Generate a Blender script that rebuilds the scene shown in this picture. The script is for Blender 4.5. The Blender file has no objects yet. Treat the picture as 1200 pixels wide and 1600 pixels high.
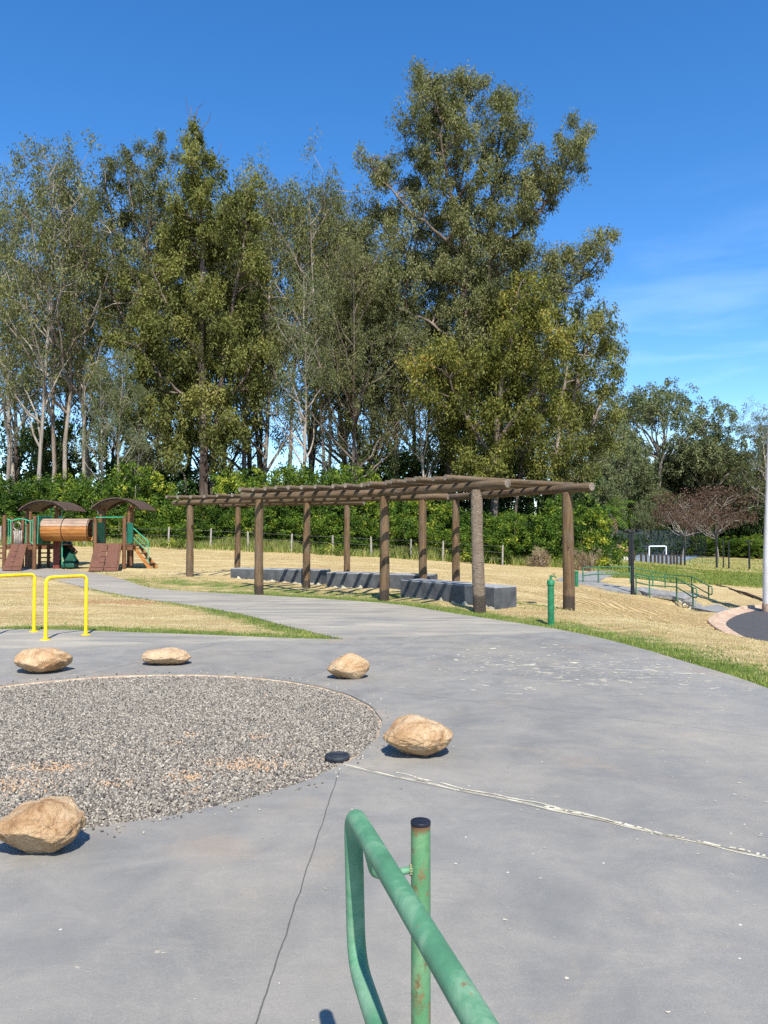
import bpy, bmesh, math, random
import numpy as np
from mathutils import Vector, Matrix, noise as mnoise
R = math.radians
C = bpy.context.scene.collection
sc = bpy.context.scene

# ---------------------------------------------------------------- camera, sky, sun, exposure
F = 1200.0                                   # focal length in photo pixels (photo 1200 x 1600)
PITCH = math.atan(34 / F)
EYE = 1.6
cam = bpy.data.cameras.new('camera')
cam.sensor_fit = 'VERTICAL'
cam.sensor_height = 24.0
cam.lens = 24.0 * F / 1600
cam.clip_start = 0.05
cam.clip_end = 5000
camo = bpy.data.objects.new('camera', cam)
camo.location = (0, 0, EYE)
camo.rotation_euler = (R(90) + PITCH, 0, 0)
C.objects.link(camo)
sc.camera = camo

SUN_EL, SUN_AZ = R(51), R(170.4)               # azimuth clockwise from +Y
world = bpy.data.worlds.new('World')
sc.world = world
world.use_nodes = True
wn, wl = world.node_tree.nodes, world.node_tree.links
wn.clear()
wo = wn.new('ShaderNodeOutputWorld')
bg = wn.new('ShaderNodeBackground')
sky = wn.new('ShaderNodeTexSky')
sky.sky_type = 'NISHITA'
sky.sun_disc = False
sky.sun_elevation = SUN_EL
sky.sun_rotation = SUN_AZ
sky.altitude = 1000
sky.air_density = 1.0
sky.dust_density = 0.35
sky.ozone_density = 2.6
hs = wn.new('ShaderNodeHueSaturation')
hs.inputs['Saturation'].default_value = 1.31
hs.inputs['Hue'].default_value = 0.503
hs.inputs['Value'].default_value = 1.01
wl.new(sky.outputs[0], hs.inputs['Color'])
# thin cirrus low in the sky
tc = wn.new('ShaderNodeTexCoord')
mp = wn.new('ShaderNodeMapping')
mp.inputs['Scale'].default_value = (2.0, 2.0, 11.0)
mp.inputs['Rotation'].default_value = (0.0, 0.14, 0.3)
wl.new(tc.outputs['Generated'], mp.inputs['Vector'])
cn = wn.new('ShaderNodeTexNoise')
cn.inputs['Scale'].default_value = 1.5
cn.inputs['Detail'].default_value = 8
cn.inputs['Roughness'].default_value = 0.55
cn.inputs['Distortion'].default_value = 0.35
wl.new(mp.outputs[0], cn.inputs['Vector'])
cr = wn.new('ShaderNodeMapRange')
cr.inputs['From Min'].default_value = 0.46
cr.inputs['From Max'].default_value = 0.80
cr.inputs['To Max'].default_value = 0.42
wl.new(cn.outputs['Fac'], cr.inputs['Value'])
sx = wn.new('ShaderNodeSeparateXYZ')
wl.new(tc.outputs['Generated'], sx.inputs[0])
band = wn.new('ShaderNodeMapRange')
band.inputs['From Min'].default_value = 0.02
band.inputs['From Max'].default_value = 0.42
band.inputs['To Min'].default_value = 1.0
band.inputs['To Max'].default_value = 0.0
wl.new(sx.outputs['Z'], band.inputs['Value'])
cm = wn.new('ShaderNodeMath'); cm.operation = 'MULTIPLY'
wl.new(cr.outputs[0], cm.inputs[0]); wl.new(band.outputs[0], cm.inputs[1])
cx = wn.new('ShaderNodeMix'); cx.data_type = 'RGBA'
wl.new(cm.outputs[0], cx.inputs['Factor'])
wl.new(hs.outputs[0], cx.inputs[6])
cx.inputs[7].default_value = (7.5, 8.6, 9.6, 1)
wl.new(cx.outputs[2], bg.inputs['Color'])
bg.inputs['Strength'].default_value = 0.15
wl.new(bg.outputs[0], wo.inputs['Surface'])

sun = bpy.data.lights.new('sun', 'SUN')
sun.energy = 5.0
sun.angle = R(0.53)
sun.color = (1.0, 0.955, 0.88)
suno = bpy.data.objects.new('sun', sun)
sd = Vector((math.sin(SUN_AZ) * math.cos(SUN_EL), math.cos(SUN_AZ) * math.cos(SUN_EL), math.sin(SUN_EL)))
suno.rotation_euler = sd.to_track_quat('Z', 'Y').to_euler()
suno.location = (5, -10, 30)
C.objects.link(suno)
sc.view_settings.view_transform = 'Standard'
sc.view_settings.look = 'None'
sc.view_settings.exposure = 0.66
sc.view_settings.gamma = 1.0
sc.view_settings.use_curve_mapping = False
sc.render.engine = 'CYCLES'
sc.cycles.max_bounces = 6
sc.cycles.diffuse_bounces = 3
sc.cycles.transmission_bounces = 3
sc.cycles.use_denoising = False
sc.cycles.use_adaptive_sampling = True
sc.cycles.adaptive_threshold = 0.02

# ---------------------------------------------------------------- numbers and points
def ray(u, v):
    x, up = (u - 600) / F, (800 - v) / F
    c, s = math.cos(PITCH), math.sin(PITCH)
    y, z = c - up * s, up * c + s
    return x / y, z / y                      # per metre of Y
def P(u, v, Y):
    a, b = ray(u, v)
    return (a * Y, Y, EYE + b * Y)

# terrain: smooth surface through surveyed spots (x, y, z)
ctrl = []
for x in (-14, -8, -4, 0, 3.2):
    for y in (-6, 0, 5, 10): ctrl.append((x, y, 0))
ctrl += [(-8, 14, 0), (-4, 14, 0), (0, 14, 0), (2.6, 13, 0), (4.0, 8, -0.01), (3.6, 10.3, -0.01), (4.0, 4, 0), (-1, 16, 0),
         (1.95, 15.6, 0), (0, 18.4, 0), (-3.25, 20.1, 0.01), (-2.2, 22.2, 0.06), (-6.08, 24.1, 0.24), (4.0, 16.7, 0.0), (2.3, 19.6, 0.02),
         (-7, 20, 0.08), (-12, 15, 0.06), (-11, 22, 0.18), (-9.5, 25.5, 0.2), (-14, 28, 0.24), (-12, 31, 0.22), (-17, 30, 0.24), (-3, 27, 0.22), (0, 24, 0.12),
         (3, 24, -0.02), (8, 11, -0.42), (6, 15, -0.22), (12, 12, -0.8), (8, 5, -0.35)]
for u, v, Y in [(0, 851, 45), (100, 853, 45), (260, 855, 45), (380, 860, 45), (455, 864, 45), (580, 870, 45), (700, 876, 45), (785, 881, 45), (860, 885, 45),
                (1200, 1020, 18.4), (1106, 974, 24.3), (1200, 948, 30), (1090, 948, 30.5), (1058, 930, 33), (1000, 921, 35), (940, 913, 36), (895, 912, 34),
                (900, 925, 26), (1000, 981, 18), (960, 930, 28), (945, 893, 45), (989, 927, 33.5), (983, 895, 47), (1150, 908, 52), (1040, 885, 90),
                (1100, 873, 118), (1000, 884, 82), (1171, 893, 78), (1200, 892, 70), (950, 878, 80), (1000, 872, 110)]:
    x, y, z = P(u, v, Y); ctrl.append((x, y, z))
ctrl += [(18, 18, -1.3), (22, 26, -1.3), (14, 22, -1.3), (30, 30, -1.5), (-25, 45, 1.1), (-45, 45, 1.4), (-40, 20, 0.6), (-30, 70, 1.8), (0, 65, 0.9), (15, 65, -0.2),
         (-40, 110, 2.4), (0, 110, 0.5), (50, 150, -1.6), (100, 150, -1.5), (80, 60, -2.4), (50, 20, -1.8), (30, -10, -1.0), (-40, -10, 0), (0, 190, 0), (120, 60, -2)]
ctrl = np.array(ctrl, float)
def _U(r2): return np.where(r2 > 1e-12, 0.5 * r2 * np.log(np.maximum(r2, 1e-12)), 0.0)
_n = len(ctrl); _K = _U(((ctrl[:, None, :2] - ctrl[None, :, :2]) ** 2).sum(-1)) + np.eye(_n) * 0.6
_Pm = np.c_[np.ones(_n), ctrl[:, :2]]
_w = np.linalg.solve(np.block([[_K, _Pm], [_Pm.T, np.zeros((3, 3))]]), np.r_[ctrl[:, 2], 0, 0, 0])
def TZ(x, y):
    x = np.clip(np.atleast_1d(np.asarray(x, float)), -60, 110); y = np.clip(np.atleast_1d(np.asarray(y, float)), -12, 180)
    out = np.empty(len(x))
    for i in range(0, len(x), 20000):
        a, b = x[i:i + 20000], y[i:i + 20000]
        r2 = (a[:, None] - ctrl[None, :, 0]) ** 2 + (b[:, None] - ctrl[None, :, 1]) ** 2
        out[i:i + 20000] = _U(r2) @ _w[:_n] + _w[_n] + _w[_n + 1] * a + _w[_n + 2] * b
    return out
def tz(x, y): return float(TZ([x], [y])[0])
_ys = np.r_[np.arange(1.5, 60, 0.05), np.arange(60, 170, 0.3)]
def G(u, v):                                 # where the sight line of a photo pixel meets the terrain
    a, b = ray(u, v)
    d = EYE + b * _ys - TZ(a * _ys, _ys)
    i = int(np.argmax(d < 0)) if (d < 0).any() else len(_ys) - 1
    Y = _ys[i] if i == 0 else _ys[i - 1] + (_ys[i] - _ys[i - 1]) * d[i - 1] / (d[i - 1] - d[i] + 1e-9)
    return (a * Y, Y)
def smooth_poly(pts, k=4, closed=False):
    pts = [Vector((*p[:2], 0)) for p in pts]; n = len(pts); out = []
    rng = range(n if closed else n - 1)
    for i in rng:
        p0 = pts[(i - 1) % n] if closed or i > 0 else pts[i]; p1 = pts[i]; p2 = pts[(i + 1) % n]
        p3 = pts[(i + 2) % n] if closed or i + 2 < n else p2
        for j in range(k):
            t = j / k
            q = 0.5 * ((2 * p1) + (p2 - p0) * t + (2 * p0 - 5 * p1 + 4 * p2 - p3) * t * t + (3 * p1 - p0 - 3 * p2 + p3) * t ** 3)
            out.append((q.x, q.y))
    if not closed: out.append((pts[-1].x, pts[-1].y))
    return out
def inpoly(x, y, poly):
    x = np.asarray(x); y = np.asarray(y); c = np.zeros(len(x), bool); n = len(poly)
    for i in range(n):
        x1, y1 = poly[i]; x2, y2 = poly[(i + 1) % n]
        if y1 == y2: continue
        c ^= ((y1 > y) != (y2 > y)) & (x < (x2 - x1) * (y - y1) / (y2 - y1) + x1)
    return c
def distline(x, y, line):
    d = np.full(len(x), 1e9)
    for (x1, y1), (x2, y2) in zip(line[:-1], line[1:]):
        dx, dy = x2 - x1, y2 - y1; L = dx * dx + dy * dy + 1e-12
        t = np.clip(((x - x1) * dx + (y - y1) * dy) / L, 0, 1)
        d = np.minimum(d, np.hypot(x - x1 - t * dx, y - y1 - t * dy))
    return d
def vnoise(x, y, s, seed=0):                 # smooth value noise, vectorised
    rng = np.random.RandomState(seed); T = rng.rand(256, 256)
    fx, fy = np.asarray(x) * s + 1000, np.asarray(y) * s + 1000
    ix, iy = np.floor(fx).astype(int), np.floor(fy).astype(int); a, b = fx - ix, fy - iy
    a = a * a * (3 - 2 * a); b = b * b * (3 - 2 * b); g = lambda i, j: T[i % 256, j % 256]
    return (g(ix, iy) * (1 - a) + g(ix + 1, iy) * a) * (1 - b) + (g(ix, iy + 1) * (1 - a) + g(ix + 1, iy + 1) * a) * b

# ---------------------------------------------------------------- materials
class NT:
    def __init__(s, name):
        s.m = bpy.data.materials.new(name); s.m.use_nodes = True
        s.n, s.l = s.m.node_tree.nodes, s.m.node_tree.links; s.n.clear()
        s.out = s.n.new('ShaderNodeOutputMaterial'); s.b = s.n.new('ShaderNodeBsdfPrincipled')
        s.l.new(s.b.outputs[0], s.out.inputs[0])
        s.co = s.n.new('ShaderNodeTexCoord').outputs['Object']
    def put(s, sock, v):
        if isinstance(v, bpy.types.NodeSocket): s.l.new(v, sock)
        elif isinstance(v, (tuple, list)) and sock.type == 'RGBA' and len(v) == 3: sock.default_value = (*v, 1)
        else: sock.default_value = v
    def mapc(s, scale=(1, 1, 1), rot=(0, 0, 0), vec=None):
        m = s.n.new('ShaderNodeMapping'); m.inputs['Scale'].default_value = scale; m.inputs['Rotation'].default_value = rot
        s.l.new(vec or s.co, m.inputs[0]); return m.outputs[0]
    def noise(s, scale, detail=5, rough=0.55, vec=None, dist=0, col=False):
        n = s.n.new('ShaderNodeTexNoise'); n.inputs['Scale'].default_value = scale; n.inputs['Detail'].default_value = detail
        n.inputs['Roughness'].default_value = rough; n.inputs['Distortion'].default_value = dist
        s.l.new(vec or s.co, n.inputs['Vector']); return n.outputs[1 if col else 0]
    def vor(s, scale, vec=None, feature='F1', out=0):
        n = s.n.new('ShaderNodeTexVoronoi'); n.feature = feature; n.inputs['Scale'].default_value = scale
        s.l.new(vec or s.co, n.inputs['Vector']); return n.outputs[out]
    def ramp(s, f, *st):
        r = s.n.new('ShaderNodeValToRGB'); s.put(r.inputs[0], f); e = r.color_ramp.elements
        while len(e) < len(st): e.new(0.5)
        for k, (p, c) in enumerate(st):
            e[k].position = p; e[k].color = (*c, 1) if isinstance(c, (tuple, list)) else (c, c, c, 1)
        return r.outputs[0]
    def rng(s, f, a, b, c=0.0, d=1.0):
        r = s.n.new('ShaderNodeMapRange'); s.put(r.inputs[0], f)
        for k, v in zip((1, 2, 3, 4), (a, b, c, d)): r.inputs[k].default_value = v
        return r.outputs[0]
    def math(s, op, a, b=0.0):
        m = s.n.new('ShaderNodeMath'); m.operation = op; s.put(m.inputs[0], a); s.put(m.inputs[1], b); return m.outputs[0]
    def mix(s, f, a, b, mode='MIX'):
        m = s.n.new('ShaderNodeMix'); m.data_type = 'RGBA'; m.blend_type = mode
        s.put(m.inputs[0], f); s.put(m.inputs[6], a); s.put(m.inputs[7], b); return m.outputs[2]
    def sep(s, vec=None):
        m = s.n.new('ShaderNodeSeparateXYZ'); s.l.new(vec or s.co, m.inputs[0]); return m.outputs
    def attr(s, name):
        a = s.n.new('ShaderNodeAttribute'); a.attribute_name = name; return a.outputs['Fac']
    def bump(s, h, strength=0.3, dist=0.02):
        b = s.n.new('ShaderNodeBump'); b.inputs['Strength'].default_value = strength; b.inputs['Distance'].default_value = dist
        s.put(b.inputs['Height'], h); s.l.new(b.outputs[0], s.b.inputs['Normal'])
    def end(s, col, rough=0.7, spec=0.3, metal=0.0):
        s.put(s.b.inputs['Base Color'], col); s.put(s.b.inputs['Roughness'], rough)
        s.put(s.b.inputs['Specular IOR Level'], spec); s.b.inputs['Metallic'].default_value = metal; return s.m

def line_mask(t, p, q, w, wob=0.02, wscale=6.0):
    """1 near the straight joint p-q on a ground surface"""
    x1, y1 = p; x2, y2 = q; L = math.hypot(x2 - x1, y2 - y1); dx, dy = (x2 - x1) / L, (y2 - y1) / L
    X, Y, Z = t.sep()
    nz = t.math('MULTIPLY', t.math('SUBTRACT', t.noise(wscale, 4), 0.5), wob * 2)
    rx = t.math('SUBTRACT', X, x1); ry = t.math('SUBTRACT', Y, y1)
    along = t.math('ADD', t.math('MULTIPLY', rx, dx), t.math('MULTIPLY', ry, dy))
    perp = t.math('ABSOLUTE', t.math('ADD', t.math('SUBTRACT', t.math('MULTIPLY', rx, dy), t.math('MULTIPLY', ry, dx)), nz))
    a = t.rng(perp, w * 0.5, w * 1.1, 1, 0)
    b = t.math('MULTIPLY', t.math('GREATER_THAN', along, 0.0), t.math('LESS_THAN', along, L))
    return t.math('MULTIPLY', a, b)

def m_pavement():
    t = NT('painted_concrete')
    big = t.noise(0.55, 5, 0.6, dist=0.4); mid = t.noise(2.3, 7, 0.65, dist=0.6); fine = t.noise(60, 5, 0.7); sm = t.noise(9, 6, 0.6)
    stretch = t.noise(1.0, 6, 0.6, t.mapc((0.5, 2.6, 1), (0, 0, 0.5)), 0.8)
    col = t.ramp(mid, (0.28, (0.185, 0.190, 0.190)), (0.5, (0.245, 0.243, 0.232)), (0.74, (0.315, 0.303, 0.275)))
    col = t.mix(t.rng(big, 0.47, 0.68, 0, 0.75), col, (0.36, 0.335, 0.285))
    col = t.mix(t.rng(stretch, 0.54, 0.74, 0, 0.32), col, (0.155, 0.168, 0.178))
    col = t.mix(t.rng(t.noise(1.7, 6, 0.62, t.mapc((1, 1, 1), (0, 0, 1.3)), 1.0), 0.60, 0.70, 0, 0.25), col, (0.43, 0.355, 0.25))
    col = t.mix(t.rng(t.noise(0.9, 3, 0.5, t.mapc((1, 1, 1), (0, 0, 2.1))), 0.61, 0.72, 0, 0.35), col, (0.42, 0.30, 0.20))
    col = t.mix(t.rng(sm, 0.35, 0.75, 0, 0.3), col, (0.19, 0.193, 0.19))
    col = t.mix(t.rng(fine, 0.3, 0.7, 0, 0.30), col, (0.17, 0.175, 0.19))
    # lighter bare cement where the path leaves the plaza
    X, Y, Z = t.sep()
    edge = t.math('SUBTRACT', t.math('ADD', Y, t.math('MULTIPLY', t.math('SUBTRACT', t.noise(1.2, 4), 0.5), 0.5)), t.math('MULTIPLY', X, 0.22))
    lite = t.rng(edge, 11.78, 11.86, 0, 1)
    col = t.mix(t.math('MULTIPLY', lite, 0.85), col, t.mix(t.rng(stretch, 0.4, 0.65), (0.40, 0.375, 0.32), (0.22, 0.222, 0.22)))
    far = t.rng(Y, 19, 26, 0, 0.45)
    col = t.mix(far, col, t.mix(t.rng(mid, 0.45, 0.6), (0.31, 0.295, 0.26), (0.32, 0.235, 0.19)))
    # pale flakes where the paint has come off, thickest in one patch
    fl1 = t.noise(7, 6, 0.68, t.mapc((0.75, 1.5, 1), (0, 0, -0.12))); fl2 = t.noise(26, 4, 0.6, t.mapc((0.8, 1.5, 1), (0, 0, -0.1)))
    zone = t.noise(0.8, 3, 0.5, t.mapc((1, 1, 1), (0, 0, 0.7)))
    dz = t.n.new('ShaderNodeVectorMath'); dz.operation = 'DISTANCE'; t.l.new(t.mapc((0.6, 1, 0)), dz.inputs[0]); dz.inputs[1].default_value = (1.35, 8.7, 0)
    zz = t.math('ADD', t.rng(zone, 0.4, 0.75, 0, 0.06), t.rng(dz.outputs['Value'], 0.3, 2.3, 0.12, 0))
    m1 = t.math('GREATER_THAN', t.math('ADD', fl1, zz), 0.735)
    m2 = t.math('GREATER_THAN', t.math('ADD', fl2, zz), 0.80)
    fl = t.math('MAXIMUM', m1, m2)
    col = t.mix(t.math('MULTIPLY', fl, 0.8), col, (0.52, 0.48, 0.38))
    sc1 = t.noise(3.2, 8, 0.75, t.mapc((0.45, 2.0, 1), (0, 0, -0.35)), 1.2); sc2 = t.noise(2.6, 8, 0.78, t.mapc((1.8, 0.5, 1), (0, 0, 0.25)), 1.5)
    col = t.mix(t.rng(sc1, 0.55, 0.70, 0, 0.22), col, (0.43, 0.40, 0.34)); col = t.mix(t.rng(sc2, 0.56, 0.72, 0, 0.16), col, (0.13, 0.135, 0.14))
    grain = t.noise(170, 3, 0.7); col = t.mix(t.rng(grain, 0.35, 0.7, 0, 0.28), col, (0.12, 0.12, 0.12)); col = t.mix(t.rng(grain, 0.45, 0.25, 0, 0.25), col, (0.48, 0.46, 0.42))
    dk = t.rng(t.noise(0.35, 3, 0.5), 0.35, 0.65, 0.84, 0.96)
    cmb = t.n.new('ShaderNodeCombineXYZ')
    for k_, tint in enumerate((1.08, 1.02, 0.925)): t.l.new(t.math('MULTIPLY', dk, tint), cmb.inputs[k_])
    col = t.mix(1.0, col, cmb.outputs[0], 'MULTIPLY')
    # joints: dark cuts
    J = [((-0.30, 5.18), (-0.47, 1.2), 0.004), ((0.03, 7.75), (3.2, 5.9), 0.004), ((-3.36, 8.72), (-2.1, 11.9), 0.008), ((-4.2, 8.0), (-4.6, 8.5), 0.006),
         ((-0.26, 5.27), (4.2, 2.17), 0.004), ((-0.9, 8.45), (0.6, 11.9), 0.006), ((-3.2, 16.2), (-1.5, 21.2), 0.01), ((-3.2, 4.0), (-3.4, 0.6), 0.006), ((2.0, 12.9), (3.9, 8.2), 0.005), ((0.6, 11.9), (2.4, 12.0), 0.006)]
    for p, q, w in J:
        col = t.mix(t.math('MULTIPLY', line_mask(t, p, q, w, 0.012, 5), 0.8), col, (0.06, 0.055, 0.05))
    lm = line_mask(t, (1.2, 9.35), (3.5, 8.75), 0.012, 0.05, 4)
    col = t.mix(t.math('MULTIPLY', lm, t.rng(t.noise(5, 3), 0.42, 0.5)), col, (0.55, 0.50, 0.40))
    # small dark grit
    g = t.vor(3.1, out=0)
    col = t.mix(t.math('LESS_THAN', g, 0.022), col, (0.03, 0.03, 0.03))
    g2 = t.vor(5.3, t.mapc((1, 1, 1), (0, 0, 0.4)))
    col = t.mix(t.math('LESS_THAN', g2, 0.03), col, (0.62, 0.57, 0.48))
    t.bump(t.math('ADD', t.math('MULTIPLY', fine, 0.35), sm), 0.25, 0.01)
    return t.end(col, t.rng(mid, 0.3, 0.7, 0.55, 0.8), 0.35)

def m_ground():
    t = NT('dry_grass_ground')
    a = t.noise(1.4, 7, 0.6, dist=0.5); b = t.noise(14, 7, 0.72); c = t.noise(70, 4, 0.7); st = t.noise(5.0, 6, 0.7, t.mapc((0.5, 3.2, 1), (0, 0, 0.1)))
    dry = t.ramp(b, (0.25, (0.25, 0.17, 0.075)), (0.42, (0.42, 0.315, 0.145)), (0.6, (0.53, 0.415, 0.205)), (0.8, (0.64, 0.52, 0.29)))
    rows = t.noise(1.0, 5, 0.6, t.mapc((0.22, 1.6, 1), (0, 0, 0.12)), 0.7)
    dry = t.mix(t.rng(rows, 0.52, 0.60, 0, 0.5), dry, (0.33, 0.235, 0.105))
    dry = t.mix(t.rng(rows, 0.50, 0.38, 0, 0.55), dry, (0.66, 0.55, 0.31))
    dry = t.mix(t.rng(st, 0.45, 0.66, 0, 0.45), dry, (0.33, 0.23, 0.10))
    s2 = t.noise(2.2, 8, 0.8, t.mapc((1.0, 6.0, 1), (0, 0, -0.25)), 0.6); dry = t.mix(t.rng(s2, 0.52, 0.62, 0, 0.5), dry, (0.27, 0.18, 0.08)); dry = t.mix(t.rng(s2, 0.46, 0.36, 0, 0.5), dry, (0.70, 0.58, 0.34))
    dry = t.mix(t.rng(a, 0.56, 0.72, 0, 0.5), dry, (0.50, 0.27, 0.13))
    grn = t.ramp(b, (0.25, (0.045, 0.07, 0.015)), (0.5, (0.13, 0.18, 0.04)), (0.8, (0.27, 0.31, 0.09)))
    gm = t.math('ADD', t.attr('green'), t.math('MULTIPLY', t.math('SUBTRACT', t.noise(2.2, 7, 0.75), 0.5), 1.5))
    col = t.mix(t.rng(gm, 0.36, 0.66), dry, grn)
    soil = t.math('ADD', t.attr('soil'), t.math('MULTIPLY', t.math('SUBTRACT', t.noise(2.7, 6, 0.7), 0.5), 0.8))
    col = t.mix(t.rng(soil, 0.5, 0.7, 0, 0.85), col, t.ramp(b, (0.3, (0.27, 0.13, 0.06)), (0.7, (0.50, 0.28, 0.15))))
    blot = t.noise(1.9, 8, 0.75, t.mapc((0.6, 1.6, 1), (0, 0, -0.3)), 0.8)
    col = t.mix(t.rng(blot, 0.55, 0.68, 0, 0.55), col, (0.30, 0.18, 0.085))
    col = t.mix(t.rng(c, 0.3, 0.75, 0.0, 0.28), col, t.mix(1.0, col, (0.35, 0.33, 0.3), 'MULTIPLY'))
    # raked rows on the sloping bank
    w = t.n.new('ShaderNodeTexWave'); w.inputs['Scale'].default_value = 1.1; w.inputs['Distortion'].default_value = 5; w.inputs['Detail'].default_value = 4
    w.inputs['Detail Scale'].default_value = 1.4
    t.l.new(t.mapc((1, 1, 1), (0, 0, 2.35)), w.inputs['Vector'])
    col = t.mix(t.math('MULTIPLY', t.rng(w.outputs['Fac'], 0.40, 0.85, 0, 0.85), t.attr('rake')), col, (0.25, 0.145, 0.06))
    t.bump(t.math('ADD', t.math('MULTIPLY', t.math('ADD', b, t.math('MULTIPLY', c, 0.4)), 0.7), t.math('MULTIPLY', t.math('MULTIPLY', w.outputs['Fac'], t.attr('rake')), 0.9)), 0.9, 0.06)
    return t.end(col, 0.95, 0.1)

def m_simple(name, c1, c2, scale=6, rough=0.7, bump=0.2, bdist=0.01, stretch=(1, 1, 1), spec=0.3, metal=0, lo=0.35, hi=0.65):
    t = NT(name); v = t.mapc(stretch); n = t.noise(scale, 6, 0.65, v)
    if bump: t.bump(n, bump, bdist)
    return t.end(t.ramp(n, (lo, c1), (hi, c2)), rough, spec, metal)

def m_log(name, dark=(0.055, 0.030, 0.018), lightc=(0.22, 0.13, 0.075), tar=None, axis='Z'):
    t = NT(name); s = {'Z': (9, 9, 0.7), 'X': (0.7, 9, 9)}[axis]
    g = t.noise(2.2, 8, 0.72, t.mapc(s), 0.3); k = t.noise(2.3, 5, 0.6); cr = t.noise(5, 4, 0.8, t.mapc((s[0] * 1.6, s[1] * (1.6 if axis == 'Z' else 1.6), s[2] * 0.5)))
    col = t.ramp(g, (0.3, dark), (0.52, tuple((a + b) / 2 for a, b in zip(dark, lightc))), (0.72, lightc))
    col = t.mix(t.rng(k, 0.45, 0.68, 0, 0.5), col, (0.15, 0.12, 0.085))
    col = t.mix(t.rng(cr, 0.60, 0.66, 0, 0.85), col, (0.02, 0.012, 0.008))
    kn = t.vor(2.2, t.mapc((1.3, 1.3, 1.0)))
    col = t.mix(t.rng(kn, 0.05, 0.10, 0.8, 0), col, (0.03, 0.017, 0.01))
    if tar:
        X, Y, Z = t.sep()
        col = t.mix(t.rng(t.math('ADD', Z, t.math('MULTIPLY', t.noise(6), 0.10)), tar, tar + 0.06, 0.8, 0), col, (0.035, 0.027, 0.022))
    t.bump(t.math('SUBTRACT', g, t.math('MULTIPLY', t.rng(cr, 0.58, 0.66), 0.6)), 0.7, 0.02)
    return t.end(col, 0.8, 0.25)

def m_plank(name, c1, c2, stretch=(1, 12, 12)):
    t = NT(name); g = t.noise(2.0, 8, 0.7, t.mapc(stretch), 0.4); k = t.noise(3, 4)
    col = t.ramp(g, (0.3, c1), (0.7, c2)); col = t.mix(t.rng(k, 0.5, 0.75, 0, 0.4), col, tuple(x * 0.5 for x in c1))
    kn = t.vor(1.6, t.mapc((1, 3, 3))); col = t.mix(t.rng(kn, 0.05, 0.09, 0.8, 0), col, tuple(x * 0.3 for x in c1))
    t.bump(g, 0.4, 0.008); return t.end(col, 0.6, 0.35)

def m_paint(name, base, fade, rust=0.0, rough=0.42):
    t = NT(name); a = t.noise(7, 6, 0.65, dist=0.6); b = t.noise(26, 5, 0.7); X, Y, Z = t.sep()
    col = t.ramp(a, (0.34, tuple(x * 0.8 for x in base)), (0.5, base), (0.7, fade))
    col = t.mix(t.rng(t.noise(3.0, 5, 0.6, t.mapc((1, 1, 1), (1, 0, 2))), 0.50, 0.7, 0, 0.5), col, fade)
    rm = 0.0
    if rust:
        rr = t.math('ADD', t.noise(10, 7, 0.75, t.mapc((1.6, 1.6, 0.8))), t.math('MULTIPLY', b, 0.22))
        rm = t.rng(rr, 0.76 - rust, 0.84 - rust, 0, 0.9)
        col = t.mix(rm, col, t.ramp(b, (0.35, (0.09, 0.028, 0.012)), (0.65, (0.26, 0.11, 0.045))))
        col = t.mix(t.rng(t.vor(9), 0.04, 0.055, 0.75, 0), col, (0.05, 0.09, 0.05))
        if rust > .1: col = t.mix(t.rng(t.math('ADD', Z, t.math('MULTIPLY', a, 0.05)), 0.868, 0.878, 0, 0.85), col, (0.16, 0.055, 0.025))
    t.bump(t.math('ADD', b, t.math('MULTIPLY', a, 0.5)), 0.25, 0.004)
    return t.end(col, t.rng(a, 0.3, 0.7, rough - 0.05, rough + 0.2), 0.4)

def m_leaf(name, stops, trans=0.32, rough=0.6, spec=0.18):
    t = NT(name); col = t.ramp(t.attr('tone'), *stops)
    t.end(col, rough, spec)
    tr = t.n.new('ShaderNodeBsdfTranslucent'); t.put(tr.inputs['Color'], t.mix(1.0, col, (0.95, 1.0, 0.55), 'MULTIPLY'))
    mx = t.n.new('ShaderNodeMixShader'); mx.inputs[0].default_value = trans
    t.l.new(t.b.outputs[0], mx.inputs[1]); t.l.new(tr.outputs[0], mx.inputs[2]); t.l.new(mx.outputs[0], t.out.inputs[0])
    return t.m

def m_bark(name, pale, dark):
    t = NT(name); a = t.noise(0.5, 6, 0.6, t.mapc((2.2, 2.2, 0.5)), 0.8); b = t.noise(4, 6, 0.7, t.mapc((3, 3, 0.5)))
    col = t.ramp(a, (0.38, dark), (0.50, tuple((x + y) / 2 for x, y in zip(pale, dark))), (0.62, pale))
    col = t.mix(t.rng(b, 0.5, 0.75, 0, 0.6), col, tuple(x * 0.55 for x in dark)); t.bump(b, 0.6, 0.05)
    return t.end(col, 0.85, 0.2)

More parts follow.
